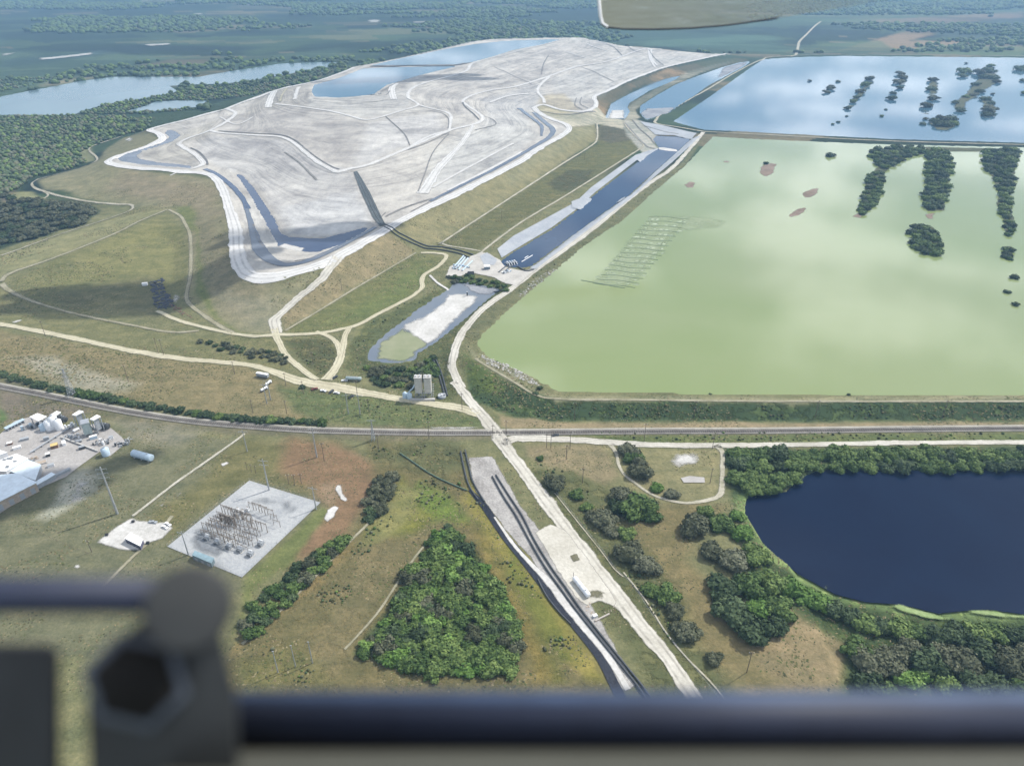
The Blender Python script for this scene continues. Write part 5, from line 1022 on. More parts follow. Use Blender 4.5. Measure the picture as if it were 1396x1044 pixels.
def lattice(h, b, name, label, loc, rz=0, mat=None, arms=3):
    t = thing(name, label, 'pylon', loc, rz); m = MB(); lv = 7
    pt = lambda k, i: ((1 if k in (0, 1) else -1)*b/2*(1-.85*i/lv), (1 if k in (0, 3) else -1)*b/2*(1-.85*i/lv), h*i/lv)
    for k in range(4): m.cyl(pt(k, 0), pt(k, lv), .14, .1, 4)
    br = MB()
    for i in range(lv):
        for k in range(4):
            br.cyl(pt(k, i), pt((k+1) % 4, i+1), .07, .07, 4); br.cyl(pt((k+1) % 4, i), pt(k, i+1), .07, .07, 4); br.cyl(pt(k, i+1), pt((k+1) % 4, i+1), .07, .07, 4)
    m.obj('tower_legs', mat or M_STEEL, t); br.obj('bracing', mat or M_STEEL, t)
    for j in range(arms):
        a = MB(); z = h*(.98-.13*j); a.cyl((-3.4, 0, z), (3.4, 0, z), .12, .12, 4); a.cyl((-3.4, 0, z), (0, 0, z+.9), .07, .07, 4); a.cyl((3.4, 0, z), (0, 0, z+.9), .07, .07, 4); a.obj('crossarm', mat or M_STEEL, t)
    return t
lattice(25, 4.5, 'lattice_pylon', 'pale lattice pylon standing in the shrub row above the plant', gp(99, 541))
lattice(17, 2.2, 'lattice_pylon', 'small leaning looking lattice mast just below the railway', gp(509, 600), arms=1)
# ---------------------------------------------------------------- vehicles
def wheels(t, xs, y, r=.38, w_=.26):
    for x in xs:
        for s_ in (-1, 1):
            wh = MB().cyl((x, s_*y-w_/2, r), (x, s_*y+w_/2, r), r, r, 12).obj('wheel', M_RUB, t); MB().cyl((x, s_*(y+w_/2)-.02, r), (x, s_*(y+w_/2)+.02, r), r*.55, r*.55, 8).obj('rim', M_STEEL, wh)
def pickup(label, loc, rz, mat, bed_=True, name='pickup_truck'):
    t = thing(name, label, 'pickup truck' if bed_ else 'car', loc, rz, None); b = MB()
    b.box((0, 0, .62), (5.2, 1.9, .42), ch=.2); b.box((1.75, 0, .95), (1.6, 1.82, .3), 0, .94, .15)
    if bed_:
        for y in (-.88, .88): b.box((-1.55, y, 1.0), (2.1, .1, .4))
        b.box((-2.55, 0, 1.0), (.1, 1.8, .4)); b.box((-1.55, 0, .86), (2.0, 1.7, .06)); cx, cl = .25, 1.7
    else: cx, cl = -.35, 2.9
    b.obj('body', mat, t); MB().box((cx, 0, 1.18), (cl, 1.7, .5), 0, .86, .1).obj('windows', M_GLASS, t); MB().box((cx, 0, 1.46), (cl*.84, 1.44, .07), ch=.1).obj('roof', mat, t)
    wheels(t, (1.65, -1.6), .82); MB().box((2.58, 0, .72), (.06, 1.3, .16)).obj('bumper', M_DPAINT, t)
    for y in (-.7, .7): MB().box((2.6, y, .85), (.05, .3, .14)).obj('headlight', M_WPAINT, t)
    return t
for lab, px, py, r_, mat, bd in [('white pickup parked leftmost in the roadside row of cars',441,533.5,-.35,M_WPAINT,1),('dark car parked between two white ones in the roadside row',452,534.5,1.2,M_DPAINT,0),('white car parked right in the roadside row',459,536.5,-.3,M_WPAINT,0),
  ('dark red machine like pickup left of the roadside row of cars',429,531,.5,M_RED,1),('white pickup in front of the grey tanker trailer',470,519.5,.1,M_WPAINT,1),('small dark car at the yellow road mouth left of the tanker trailer',457,515,1.0,M_DPAINT,0),
  ('white car in front on the gravel lot by the substation',225,719.5,-.5,M_WPAINT,0),('white car behind the other one on the gravel lot by the substation',229,715.5,-.5,M_WPAINT,0),('grey pickup alone at the upper edge of the gravel lot',209,712.5,-.2,M_GPAINT,1),
  ('dark pickup driving on the paved road beside the H frame pole',757.5,594,.2,M_DPAINT,1),('dark flatbed pickup standing right of the roadside row of cars',479,541.5,.8,M_DPAINT,1)]:
    pickup(lab, gp(px, py), r_, mat, bool(bd), 'pickup_truck' if bd else 'parked_car')
def box_truck(label, loc, rz):
    t = thing('service_truck', label, 'truck', loc, rz); MB().box((.0, 0, .7), (7, 1.6, .35)).obj('chassis', M_DPAINT, t)
    MB().box((2.6, 0, 1.5), (1.7, 2.1, 1.5), 0, .9, .15).obj('cab', M_WPAINT, t); MB().box((3.2, 0, 1.9), (.5, 1.9, .6), 0, .9).obj('windscreen', M_GLASS, t)
    MB().cyl((-3.2, 0, 1.7), (1.3, 0, 1.7), .9, .9, 14).obj('tank', M_WPAINT, t); wheels(t, (2.5, -1.6, -2.7), .85, .5); return t
box_truck('white tank truck nearest the grey box trailer', gp(366, 524), 1.2); box_truck('white tank truck parked nearest the pale steel poles', gp(360.5, 532), 1.0)
t = thing('tanker_trailer', 'long grey rounded tanker trailer beside the yellow road mouth', 'trailer', gp(482.5, 519), ang((472, 519), (493, 520)))
MB().lathe([(0, -6.3), (1.2, -6.25), (1.45, -5.9), (1.45, 5.9), (1.2, 6.25), (0, 6.3)], 18, (0, 0, 2.3), 'x').obj('tank', plain('grey_green_tank', (.33, .40, .40), .5), t, True)
MB().box((0, 0, .8), (12, 1.2, .3)).obj('frame', M_DPAINT, t); MB().box((0, 0, 3.8), (9, .6, .08)).obj('walkway', M_STEEL, t); wheels(t, (-5, -3.7, 4.6), .95, .5)
t = thing('box_trailer', 'grey box trailer with pale roof left of the road apron', 'trailer', gp(358.5, 514), ang((350, 511), (367, 514)))
MB().box((0, 0, 2.2), (10.5, 2.6, 2.6)).obj('box', M_GPAINT, t); MB().box((0, 0, 3.56), (10.6, 2.7, .1)).obj('roof', M_WROOF, t); wheels(t, (-3.8, 3.8), .9, .5); MB().box((0, 0, .75), (9.5, 1.2, .25)).obj('frame', M_DPAINT, t)
# ---------------------------------------------------------------- tanks and buildings
def htank(label, a, b, r, mat, z=.4, name='storage_tank', open_=False):
    A, B = W1(*a), W1(*b); L = math.hypot(*(B-A)[:2]); t = thing(name, label, 'tank', (float((A[0]+B[0])/2), float((A[1]+B[1])/2), float((A[2]+B[2])/2)), math.atan2(B[1]-A[1], B[0]-A[0]))
    prof = [(0, -L/2-.35), (r*.6, -L/2-.28), (r*.92, -L/2-.1), (r, -L/2+.15), (r, L/2-.15), (r*.92, L/2+.1), (r*.6, L/2+.28), (0, L/2+.35)]
    MB().lathe(prof, 20, (0, 0, r+z), 'x').obj('shell', mat, t, True)
    for k in (-.38, 0, .38): MB().box((L*k, 0, (r+z)/2), (.5, r*1.6, r+z)).obj('saddle', M_CONCR, t)
    rg = MB()
    for k in (-.25, .0, .25): rg.lathe([(r+.05, -.08), (r+.05, .08)], 20, (L*k, 0, r+z), 'x')
    rg.obj('bands', M_STEEL, t); MB().cyl((L*.3, 0, 2*r+z-.1), (L*.3, 0, 2*r+z+.4), .35, .35, 10).obj('hatch', M_STEEL, t); return t
t = htank('long white horizontal tank on the gravel beside the haul road', (783, 791), (802, 815), 1.5, M_WPAINT); MB().cyl((-9.5, .8, 0), (-9.5, .8, 3.6), .12, .12, 6).obj('pipe_riser', M_DPAINT, t)
t = htank('pale blue cylindrical tank alone on the plant lawn', (183, 622), (208, 629), 2.5, M_BPAINT); MB().cyl((5.8, 0, 2.9), (7.1, 0, 2.9), 2.3, 2.3, 16).obj('dark_end', M_DPAINT, t)
def building(label, quad, h, wall, roof, name='building', cat='building', rise=0, roofband=.35):
    Q = GL([(x, y, h) for x, y in quad]); c = Q[:, :2].mean(0); P = Q[:, :2]-c
    t = thing(name, label, cat, (float(c[0]), float(c[1]), .1)); MB().prism([tuple(p*.985) for p in P], 0, h).obj('walls', wall, t)
    if rise:
        m = MB(); v = [(p[0]*1.02, p[1]*1.02, h+.02) for p in P]; r1 = (P[0]+P[3])/2*1.02; r2 = (P[1]+P[2])/2*1.02; v += [(r1[0], r1[1], h+rise), (r2[0], r2[1], h+rise)]
        m.add(v, [(0, 1, 5, 4), (2, 3, 4, 5), (0, 4, 3), (1, 2, 5), (3, 2, 1, 0)]); m.obj('roof', roof, t)
    else: MB().prism([tuple(p*1.02) for p in P], h+.01, h+roofband).obj('roof', roof, t)
    return t, P, h
def roof_bits(t, P, h, n=6, s=(1.6, 1.2, .9)):
    for k in range(n):
        u, v = random.uniform(.12, .88), random.uniform(.15, .85); q = (P[0]*(1-u)+P[1]*u)*(1-v)+(P[3]*(1-u)+P[2]*u)*v
        MB().box((q[0], q[1], h+.35+s[2]/2), s).obj('roof_vent', M_GPAINT, t)
def wall_openings(t, P, h, i, n, name='door', mat=None):
    a, b = P[i]*.985, P[(i+1) % 4]*.985; d = b-a; L = np.hypot(*d); rz = math.atan2(d[1], d[0]); nn = np.array([d[1], -d[0]])/L
    if np.dot(nn, (a+b)/2) < 0: nn = -nn
    for k in range(n):
        q = a+d*((k+.5)/n)+nn*.03; MB().box((q[0], q[1], h*.36), (L/n*.42, .12, h*.6), rz).obj(name, mat or M_GPAINT, t)
t, P, h = building('large pale blue roofed hall at the left edge', [(-75,655),(22,646),(50,658),(-75,722)], 7, M_TAN, M_ROOF, 'factory_hall'); roof_bits(t, P, 7, 7, (3, 2, 1.2)); wall_openings(t, P, 7, 2, 8, 'bay')
t, P, h = building('white flat roofed building above the large hall', [(-30,640),(22,619),(38,625.5),(8,643)], 6, M_WPAINT, M_WROOF, 'factory_building'); roof_bits(t, P, 6, 9, (2, 1, .8)); wall_openings(t, P, 6, 2, 4, 'door')
t, P, h = building('small white building touching the left edge above the flat roof', [(-30,622),(0,614),(10,617),(-20,628)], 5, M_WPAINT, M_WROOF, 'factory_building')
t, P, h = building('grey blue low annex between the hall and the yard', [(15,643),(38,627),(56,634),(48,655),(24,646)][:4], 4.5, M_GPAINT, M_ROOF, 'factory_annex')
def canopy(label, quad, h, name='canopy', slab=.5, legs=4, mat=None):
    Q = GL([(x, y, h) for x, y in quad]); c = Q[:, :2].mean(0); P = Q[:, :2]-c; t = thing(name, label, 'canopy', (float(c[0]), float(c[1]), 0))
    MB().prism([tuple(p) for p in P], h-slab, h).obj('roof', mat or M_WROOF, t)
    for p in P[:legs]: MB().box((p[0]*.85, p[1]*.85, (h-slab)/2), (.45, .45, h-slab)).obj('post', M_GPAINT, t)
    return t, P
canopy('largest white canopy at the top of the plant yard', [(40,568),(51,563),(64,567.5),(52,573.6)], 7)
t, P = canopy('narrow white canopy left of the cone topped silos', [(67,566),(77,560),(83,561.5),(73.5,568)], 8)
for lab, q in (('pale slab topped tower left of the green grey bin', [(98,565),(108,559),(114,560.5),(103,566)]), ('pale slab topped tower right of the green grey bin', [(122,571),(132,565),(137,567),(127,572.5)])):
    t, P = canopy(lab, q, 13, 'loading_tower', .8); MB().prism([tuple(p*.55) for p in P], 3, 12).obj('bin', M_GPAINT, t)
def silo(label, px, py, r, h, mat, cone=1.5, name='silo', leg=0):
    t = thing(name, label, 'silo', gp(px, py)); pr = [(r, leg), (r, h), (r*.25, h+cone), (0, h+cone)]
    if leg: pr = [(.3, leg*.35)]+pr
    MB().lathe(pr, 18).obj('shell', mat, t, True)
    MB().cyl((0, 0, h+cone-.1), (0, 0, h+cone+.6), r*.28, r*.28, 8).obj('cap', M_STEEL, t)
    for k in range(3 if leg else 2):
        a = k*2.09; MB().cyl((math.cos(a)*r*.95, math.sin(a)*r*.95, 0), (math.cos(a)*r*.95, math.sin(a)*r*.95, h*.9), .13, .13, 5).obj('ladder' if not leg else 'leg', M_STEEL, t)
    return t
silo('left white silo of the cluster of three under the narrow canopy', 69, 585, 3.0, 7, M_WPAINT); silo('middle white silo of the cluster of three', 76, 583, 3.0, 9, M_WPAINT); silo('right white silo of the cluster of three', 82, 585, 2.6, 7.5, M_WPAINT)
silo('squat grey silo left of the white silo cluster', 60, 586, 2.4, 4.5, M_BPAINT); silo('pale silo above the lawn at the right tip of the yard', 145, 620, 2.6, 5, M_BPAINT, 1.2)
t = thing('aggregate_bin', 'tall green grey inclined bin between the slab topped towers', 'bin', gp(122, 593), .5); MB().box((0, 0, 7), (5.2, 6.2, 9), 0, .92).obj('bin_body', plain('green_grey_paint', (.34, .40, .38), .6), t); MB().box((0, 0, 11.7), (5.4, 6.4, .3)).obj('rim', M_STEEL, t)
for x in (-2, 2):
    for y in (-2.5, 2.5): MB().box((x, y, 1.3), (.4, .4, 2.6)).obj('leg', M_GPAINT, t)
htank('dark horizontal tank behind the white silo cluster', (80, 571), (91, 575), 1.9, M_DPAINT); htank('dark horizontal tank right of the slab topped towers', (136, 583), (149, 585), 2.2, M_DPAINT)
htank('small white horizontal tank among the pipework', (101, 590), (108, 586), 1.1, M_WPAINT); htank('grey horizontal tank lowest among the pipework', (104, 604), (112, 602), 1.0, M_GPAINT)
def machine(label, px, py, n, spread, mats, name='machinery', cat='machinery', rz=.5, hmax=4):
    t = thing(name, label, cat, gp(px, py), rz)
    for k in range(n):
        x, y = random.uniform(-spread, spread), random.uniform(-spread*.5, spread*.5); h = random.uniform(1, hmax)
        if k % 3 == 0: MB().cyl((x, y, 0), (x, y, h), random.uniform(.4, 1.0), None, 10).obj('vessel', random.choice(mats), t)
        elif k % 3 == 1: MB().box((x, y, h/2), (random.uniform(.8, 2.4), random.uniform(.8, 1.6), h), 0, .9).obj('housing', random.choice(mats), t)
        else: MB().tube([(x, y, .6), (x+1.5, y, h), (x+3, y+1, h), (x+3.4, y+1.2, .4)], .18).obj('pipe', random.choice(mats), t)
    return t
machine('dark cluster of machinery on the slab at the right tip of the yard', 166, 606, 16, 5, [M_DPAINT, M_GPAINT, M_STEEL]); machine('maze of grey green pipework in the middle of the plant', 98, 597, 18, 5.5, [M_GPAINT, M_STEEL, M_WPAINT], hmax=3)
machine('pale pipework between silos and green grey bin', 94, 584, 14, 5, [M_STEEL, M_WPAINT, M_BPAINT]); machine('grey equipment in the shade under the white canopies', 56, 580, 9, 4, [M_DPAINT, M_GPAINT]); machine('small stack of pallets and bins on the yard edge', 44, 628, 8, 3, [M_GPAINT, M_TAN], hmax=2)
MB().box((0, 0, 0), (1, 1, 1))
for lab, a, b, wd, h, mat, nm in (('long twin pipe rack at the top left of the yard', (8, 588), (34, 575), 3.5, 2.4, M_BPAINT, 'pipe_rack'), ('long white blue shed along the lower yard edge', (46, 668), (75, 651), 4.0, 3.4, M_ROOF, 'long_shed'), ('low grey wall shed extending right of the white blue shed', (75, 651), (96, 641), 1.6, 1.8, M_GPAINT, 'yard_wall'),
     ('long low conveyor crossing the plant yard diagonally', (42, 619), (100, 582), 1.6, 1.6, M_STEEL, 'conveyor'), ('low wall on the right side of the plant yard', (84, 597), (134, 616), .8, 1.1, M_CONCR, 'yard_wall')):
    A, B = W1(*a), W1(*b); L = math.hypot(*(B-A)[:2]); t = thing(nm, lab, nm.replace('_', ' '), (float((A[0]+B[0])/2), float((A[1]+B[1])/2), .15), math.atan2(B[1]-A[1], B[0]-A[0]))
    if nm in ('pipe_rack', 'conveyor'):
        for s_ in (-1, 1): MB().cyl((-L/2, s_*wd*.25, h), (L/2, s_*wd*.25, h), wd*.16, None, 8).obj('pipe' if nm == 'pipe_rack' else 'belt_side', mat, t)
        for k in range(6): MB().box((-L/2+L*(k+.5)/6, 0, h/2), (.4, wd, h*.98)).obj('support', M_GPAINT, t)
    else:
        MB().box((0, 0, h/2), (L, wd, h)).obj('walls', M_GPAINT if nm == 'long_shed' else mat, t)
        MB().box((0, 0, h+.1), (L+.4, wd+.5, .2)).obj('roof' if nm == 'long_shed' else 'coping', mat, t)
for k_, (px, py, lab, c_) in enumerate([(64,600,'low grey container near the conveyor foot',M_GPAINT),(88,606,'pale container below the pipework maze',M_WPAINT),(112,612,'dark skip beside the low yard wall',M_DPAINT),(24,612,'white container above the flat roofed building',M_WPAINT),(34,600,'grey container in the open upper yard',M_GPAINT),(128,598,'blue container right of the green grey bin',M_BPAINT),(152,598,'white cabinet left of the dark machinery cluster',M_WPAINT),(14,606,'brown container at the left side of the upper yard',M_RUST),(70,636,'pale box beside the long shed',M_WPAINT),(66,622,'dark box in the middle of the lower yard',M_DPAINT)]):
    t = thing('yard_container', lab, 'container', gp(px, py), random.choice([.5, .55, 2.1])); L_ = random.uniform(2.5, 5.5); h_ = random.uniform(1.4, 2.6)
    MB().box((0, 0, h_/2+.1), (L_, 2.2, h_)).obj('container_body', c_, t); MB().box((0, 0, h_+.16), (L_+.15, 2.35, .12)).obj('lid', M_WROOF if k_ % 2 else M_GPAINT, t)
machine('pipes and pumps around the pale right tip silo', 138, 606, 14, 5, [M_STEEL, M_WPAINT, M_DPAINT]); machine('grey plant between the pipe rack and the largest canopy', 40, 584, 12, 5, [M_GPAINT, M_DPAINT, M_BPAINT]); machine('dark pumps beside the dark tank on the right', 128, 586, 8, 4, [M_DPAINT, M_GPAINT])
machine('white and grey valves of the pump yard near the canal', 690, 372, 12, 5, [M_WPAINT, M_STEEL, M_BPAINT], hmax=2.5); machine('pipe manifold at the left end of the pump yard', 624, 366, 14, 6, [M_BPAINT, M_STEEL, M_DPAINT], hmax=2.5)
machine('small equipment scattered at the edge of the upper stack pond', 512, 130, 12, 14, [M_GPAINT, M_DPAINT], hmax=3)
t = thing('storage_box', 'yellow topped box on the plant yard', 'container', gp(75, 610), .5); MB().box((0, 0, 1.3), (4.4, 3.6, 2.6)).obj('box_body', M_RUST, t); MB().box((0, 0, 2.68), (4.5, 3.7, .14)).obj('lid', M_YELP, t)
t = thing('planter_bed', 'rectangular kerbed bed near the lower left of the yard', 'bed', gp(55, 632), .55); MB().box((0, 0, .5), (8, 4, 1)).obj('kerb', M_CONCR, t); MB().box((0, 0, 1.04), (7.2, 3.2, .1)).obj('soil', M_TAN, t)
t, P, h = building('white roofed site office with dark wall on the gravel lot', [(170,734),(178,726),(195,735),(191,744.5)], 3.4, plain('dark_slate_wall', (.10, .10, .15), .7), M_WROOF, 'site_office', 'building', 0, .2); wall_openings(t, P, h, 0, 5, 'window', M_GLASS); wall_openings(t, P, h, 3, 5, 'window', M_GLASS)
for px, py, lab in ((146, 730, 'dark bin at the left edge of the gravel lot'), (182, 712, 'dark post box at the top of the gravel lot'), (202, 741, 'dark bin right of the site office')):
    t = thing('waste_bin', lab, 'bin', gp(px, py)); MB().box((0, 0, .7), (1.5, 1.1, 1.3), 0, 1.08).obj('bin_body', M_DPAINT, t); MB().box((0, 0, 1.42), (1.7, 1.3, .1)).obj('lid', M_RUB, t)
# tall twin silo plant
t = thing('silo_plant', 'pale twin tower silo plant with tanks on a long skid by the main road', 'industrial plant', gp(578, 541), .02); M_PALEC = plain('pale_concrete', (.52, .50, .45), .7)
for x in (-3.6, 3.6):
    MB().box((x, 0, 11.5), (5.6, 5.0, 13), 0, 1.0, .5).obj('tower', M_PALEC, t)
    MB().box((x, 0, 18.2), (6, 5.4, .5)).obj('tower_top', M_CONCR, t)
    for k in (-1, 1): MB().cyl((x+k*1.5, 0, 18.4), (x+k*1.5, 0, 20), .6, .5, 10).obj('filter', M_WPAINT, t)
    MB().lathe([(.5, 1.8), (2.5, 5)], 14, (x, 0, 0)).obj('hopper', M_GPAINT, t)
fr = MB()
for x in (-6.3, -.9, .9, 6.3):
    for y in (-2.6, 2.6): fr.box((x, y, 2.5), (.4, .4, 5))
for z in (2.2, 4.8): fr.box((0, -2.7, z), (13, .3, .3)); fr.box((0, 2.7, z), (13, .3, .3))
fr.obj('steel_frame', M_STEEL, t)
MB().box((-.5, -5, .8), (19, 2.4, 1.2)).obj('skid', M_CONCR, t)
for x, r in ((-11, 2.2), (-14.5, 1.9)): MB().lathe([(r, 0), (r, 4), (r*.3, 5.4), (0, 5.4)], 16, (x, -2+abs(x+11)*.3, 0)).obj('tank', M_BPAINT, t, True)
MB().tube([(-12, -2, 5), (-8, -2, 9), (-6, 0, 12)], .5, 8).obj('duct', M_BPAINT, t)
st_ = MB()
for k in range(9): st_.box((7.4, -3+k*.7, 1+k*1.1), (1.1, .7, .12))
st_.obj('stair', M_STEEL, t)
t = thing('thickener_drum', 'round open drum at the right end of the silo plant', 'tank', gp(602.5, 541)); MB().lathe([(3.2, 0), (3.2, 1.8), (2.8, 1.8), (2.8, .9), (0, .9)], 22).obj('drum_wall', M_GPAINT, t, True); MB().box((0, 0, 1.95), (6.4, .4, .2), .6).obj('bridge', M_WPAINT, t); MB().cyl((0, 0, .9), (0, 0, 2.4), .7, .7, 10).obj('drive', M_WPAINT, t)
# ---------------------------------------------------------------- substation on its pad
e1 = ang((340, 655), (437, 685)); o1 = W1(340, 655)[:2]; o2 = W1(437, 685)[:2]; o3 = W1(228, 745)[:2]
def sub(px, py): return gp(px, py)
M_GANT = plain('weathered_gantry_steel', (.24, .21, .18), .7, .2, .2)
def gantry_proto(h, w_):
    t = thing('bus_gantry', 'x', 'gantry')
    for x in (-w_/2, w_/2): MB().box((x, 0, h/2), (.3, .3, h), 0, .7).obj('post', M_GANT, t)
    MB().box((0, 0, h-.6), (w_, .22, .28)).obj('beam', M_GANT, t)
    for k in range(3): MB().cyl((w_*(k-1)*.3, 0, h-.6), (w_*(k-1)*.3, 0, h-2.2), .14, .14, 6).obj('insulator', M_TAN, t)
    return t
G1 = gantry_proto(6.2, 6); G1k = tree_of(G1); first = [True]
def gant(px, py, s, label, group):
    loc = sub(px, py)
    if first[0]: first[0] = False; G1.location = loc; G1.rotation_euler.z = e1; G1.scale = (s,)*3; G1['label'] = label; G1['group'] = group; return
    dup(G1, G1k, loc, e1, s, label, group)
for r_, (ax, ay, bx, by) in enumerate([(283,724,340,744),(290,718,346,737),(296,712,352,730),(303,707,358,724),(279,730,334,751),(310,701,340,712),(306,712,318,716)]):
    for k in range(9):
        f = k/8; gant(ax+(bx-ax)*f+random.uniform(-1, 1), ay+(by-ay)*f+random.uniform(-.8, .8), random.uniform(.7, 1.25), 'brown steel gantry in the dense rows of the substation', 'dense gantry rows')
for px, py, s in [(345,694,.9),(352,697,1.1),(360,700,1.1),(368,704,1.1),(374,709,.8),(334,700,.6),(378,717,.8),(340,705,.6)]: gant(px, py, s, 'tall gantry of the open upper group on the substation pad', 'upper gantry group')
def transformer(label, loc, rz, s=1):
    t = thing('transformer', label, 'transformer', loc, rz, None, s); MB().box((0, 0, 1.7), (3.6, 2.2, 3.0), ch=.2).obj('tank', M_GPAINT, t)
    for y in (-1.6, 1.6):
        m = MB()
        for k in range(7): m.box((-1.5+k*.5, y, 1.7), (.14, .8, 2.4))
        m.obj('radiator', M_STEEL, t)
    for k in (-1, 0, 1): MB().cyl((k*1.0, 0, 3.2), (k*1.25, 0, 4.9), .2, .1, 8).obj('bushing', M_WPAINT, t)
    MB().cyl((-1.5, .9, 3.8), (1.2, .9, 3.8), .35, .35, 10).obj('conservator', M_WPAINT, t); MB().box((0, 0, .1), (4.8, 4.4, .25)).obj('plinth', M_CONCR, t); return t
for k, (px, py, ww) in enumerate([(283,735,'first transformer from the left'),(297,741,'second transformer from the left'),(313,747,'third transformer from the left'),(328,751,'fourth transformer from the left'),(342,757,'lowest transformer, at the tip of the row'),(356,743,'transformer nearest the right edge of the pad')]):
    transformer(ww+' in the substation', sub(px, py), e1, .85)
for k, (px, py) in enumerate([(325,697),(331,700),(338,696),(322,703)]):
    t = thing('circuit_breaker', 'small white breaker cabinet in the upper left group of the substation', 'cabinet', sub(px, py), e1, 'upper breaker cabinets'); MB().box((0, 0, 1.3), (1.6, 1.2, 2.2)).obj('cabinet', M_WPAINT, t)
    for q in (-1, 0, 1): MB().cyl((q*.5, 0, 2.3), (q*.6, 0, 3.8), .12, .07, 6).obj('bushing', M_TAN, t)
t, P, h = building('blue grey control house at the lower left of the substation pad', [(262,757),(266,751),(292,761),(288,768)], 3.4, plain('teal_wall', (.14, .20, .23), .6), plain('teal_roof', (.20, .29, .33), .5), 'control_house'); wall_openings(t, P, h, 3, 3, 'door')
def fence(label, pts, hgt, step, mat, name='fence', mesh=True, straight=False):
    P = W(pts); Q = densify(P[:, :2], step) if straight else smooth_line(P[:, :2], step); z = Hm(Q[:, 0], Q[:, 1]); c = Q[0]; t = thing(name, label, 'fence', (float(c[0]), float(c[1]), float(z[0])))
    po, ra = MB(), MB()
    for q, zz in zip(Q, z): po.cyl((q[0]-c[0], q[1]-c[1], zz-z[0]-.2), (q[0]-c[0], q[1]-c[1], zz-z[0]+hgt), (.06), .06, 5)
    for hh_ in (hgt, hgt*.5): ra.tube([(q[0]-c[0], q[1]-c[1], zz-z[0]+hh_) for q, zz in zip(Q, z)], .035, 4)
    po.obj('posts', mat, t)['kind'] = 'stuff'; ra.obj('rails', mat, t); return t
fence('chain fence around the substation pad', [(340,655),(437,685),(330,787),(228,745)], 2.2, 4, M_GPAINT, straight=True)
fence('long wire fence beside the pale strip right of the haul road', [(758,672),(790,712),(822,752),(840,777),(862,798),(890,840),(922,882),(950,915),(990,965)], 1.6, 4, M_STEEL)
fence('fence along the upper edge of the curved dirt track', [(716,620),(760,628),(785,632),(805,645),(822,658),(836,664),(880,682),(915,690),(960,691),(988,688)], 1.6, 5, M_WOOD)
fence('wire fence along the straight lot track of the plant lawn', [(326,599),(280,632),(240,660),(205,687),(181,705)], 1.8, 5, M_STEEL)
fence('fence on the lawn below the large hall', [(0,697),(30,712),(60,730),(95,745),(125,757)], 1.6, 5, M_WOOD)
road('concrete_gutter', [(756,672),(788,712),(820,752),(838,776),(850,786)], 1.0, M_TRACK, wob=.1); road('concrete_gutter', [(850,780),(880,818),(908,862),(935,895),(978,940),(1010,990)], 1.3, M_TRACK, wob=.2)
# ---------------------------------------------------------------- pipes, hoses, liners
def pipeline(label, pts, r, mat, name='pipeline', z=.0, group=None):
    P = W(pts)[:, :2]; Q = smooth_line(P, 3.0); zz = Hm(Q[:, 0], Q[:, 1])+r*.9+.2+z; m = MB(); m.tube([(q[0], q[1], h_) for q, h_ in zip(Q, zz)], r, 7)
    return tag(m.obj(name, mat, None, True), label, 'pipe', group)
road('black_liner_ditch', [(640,668),(660,690),(686,728),(710,757),(730,783),(752,812),(768,832),(790,860),(816,893),(838,934),(860,975)], [2,4.2,4.6,5,5,5,4.6,4.4,4.6,5,5], M_BLK, .3, .12)
road('white_liner_edge', [(674,705),(700,742),(725,770),(747,792),(771,824),(801,860),(829,895),(856,940)], [2,3,4,6,6.5,6,5.5,5], M_PALE, .36, .2)
for lab, L, r in (('left hose of the black pair running up to the railway', [(628,616),(634,645),(640,664),(652,682)], .55), ('right hose of the black pair running up to the railway', [(634,614),(640,640),(645,658),(660,684)], .55),
   ('left pipe of the long black pair beside the haul road', [(671,650),(686,677),(703,703),(722,738),(742,772),(762,800),(786,833),(824,880),(850,912),(872,940),(900,985)], .6), ('right pipe of the long black pair beside the haul road', [(676,648),(693,675),(712,704),(728,736),(750,772),(770,800),(793,833),(832,882),(858,914),(880,942),(908,987)], .6),
   ('thin black pipe looping beside the black lined ditch', [(733,790),(741,806),(750,820),(765,838),(778,851)], .5), ('long green pipe across the grass to the black lined ditch', [(545,618),(557,626),(583,644),(608,657),(637,669)], .45),
   ('left black pipe above the silo plant', [(591,492),(596,505),(601,520),(606,538)], .6), ('right black pipe above the silo plant', [(594,491),(600,504),(605,520),(610,540)], .6),
   ('upper black pipe from the stack down to the pump yard', [(526,307),(540,315),(556,324),(574,333),(600,337),(625,342),(645,348)], .65), ('lower black pipe from the stack down to the pump yard', [(524,310),(538,319),(556,329),(574,337),(600,341),(625,346),(640,352)], .65),
   ('left black pipe on the dark chute of the stack', [(484,236),(497,262),(510,290),(521,307)], .5), ('right black pipe on the dark chute of the stack', [(488,236),(501,262),(515,290),(525,306)], .5),
   ('curved black floating hose in the settling pond', [(628,382),(640,390),(654,397),(668,398),(684,397)], .6), ('dark pipe across the pump yard to the canal', [(686,374),(694,366),(702,363),(716,370),(728,368)], .8), ('second dark pipe across the pump yard', [(680,372),(690,364),(700,360)], .7)):
    pipeline(lab, L, r, M_DPAINT if 'green' not in lab else plain('green_pipe', (.09, .14, .10), .6))
for k, (a, b) in enumerate([((617,367),(632,350)),((621,368),(634,352)),((625,369),(638,353)),((630,370),(644,357)),((618,362),(640,366))]):
    pipeline('blue grey pipe of the bundle at the left of the pump yard', [a, ((a[0]+b[0])/2+1, (a[1]+b[1])/2-1), b], .9, M_BPAINT, group='pump yard pipe bundle')
road('white_drain_channel', [(586,376),(594,384),(602,390),(612,397)], 4, M_PALE, .5, .2)
t = thing('pump_barge', 'white pump station with pipes at the near end of the canal', 'pump station', gp(697, 361), .5)
MB().box((0, 0, 1.2), (13, 8, .5)).obj('deck', M_CONCR, t)
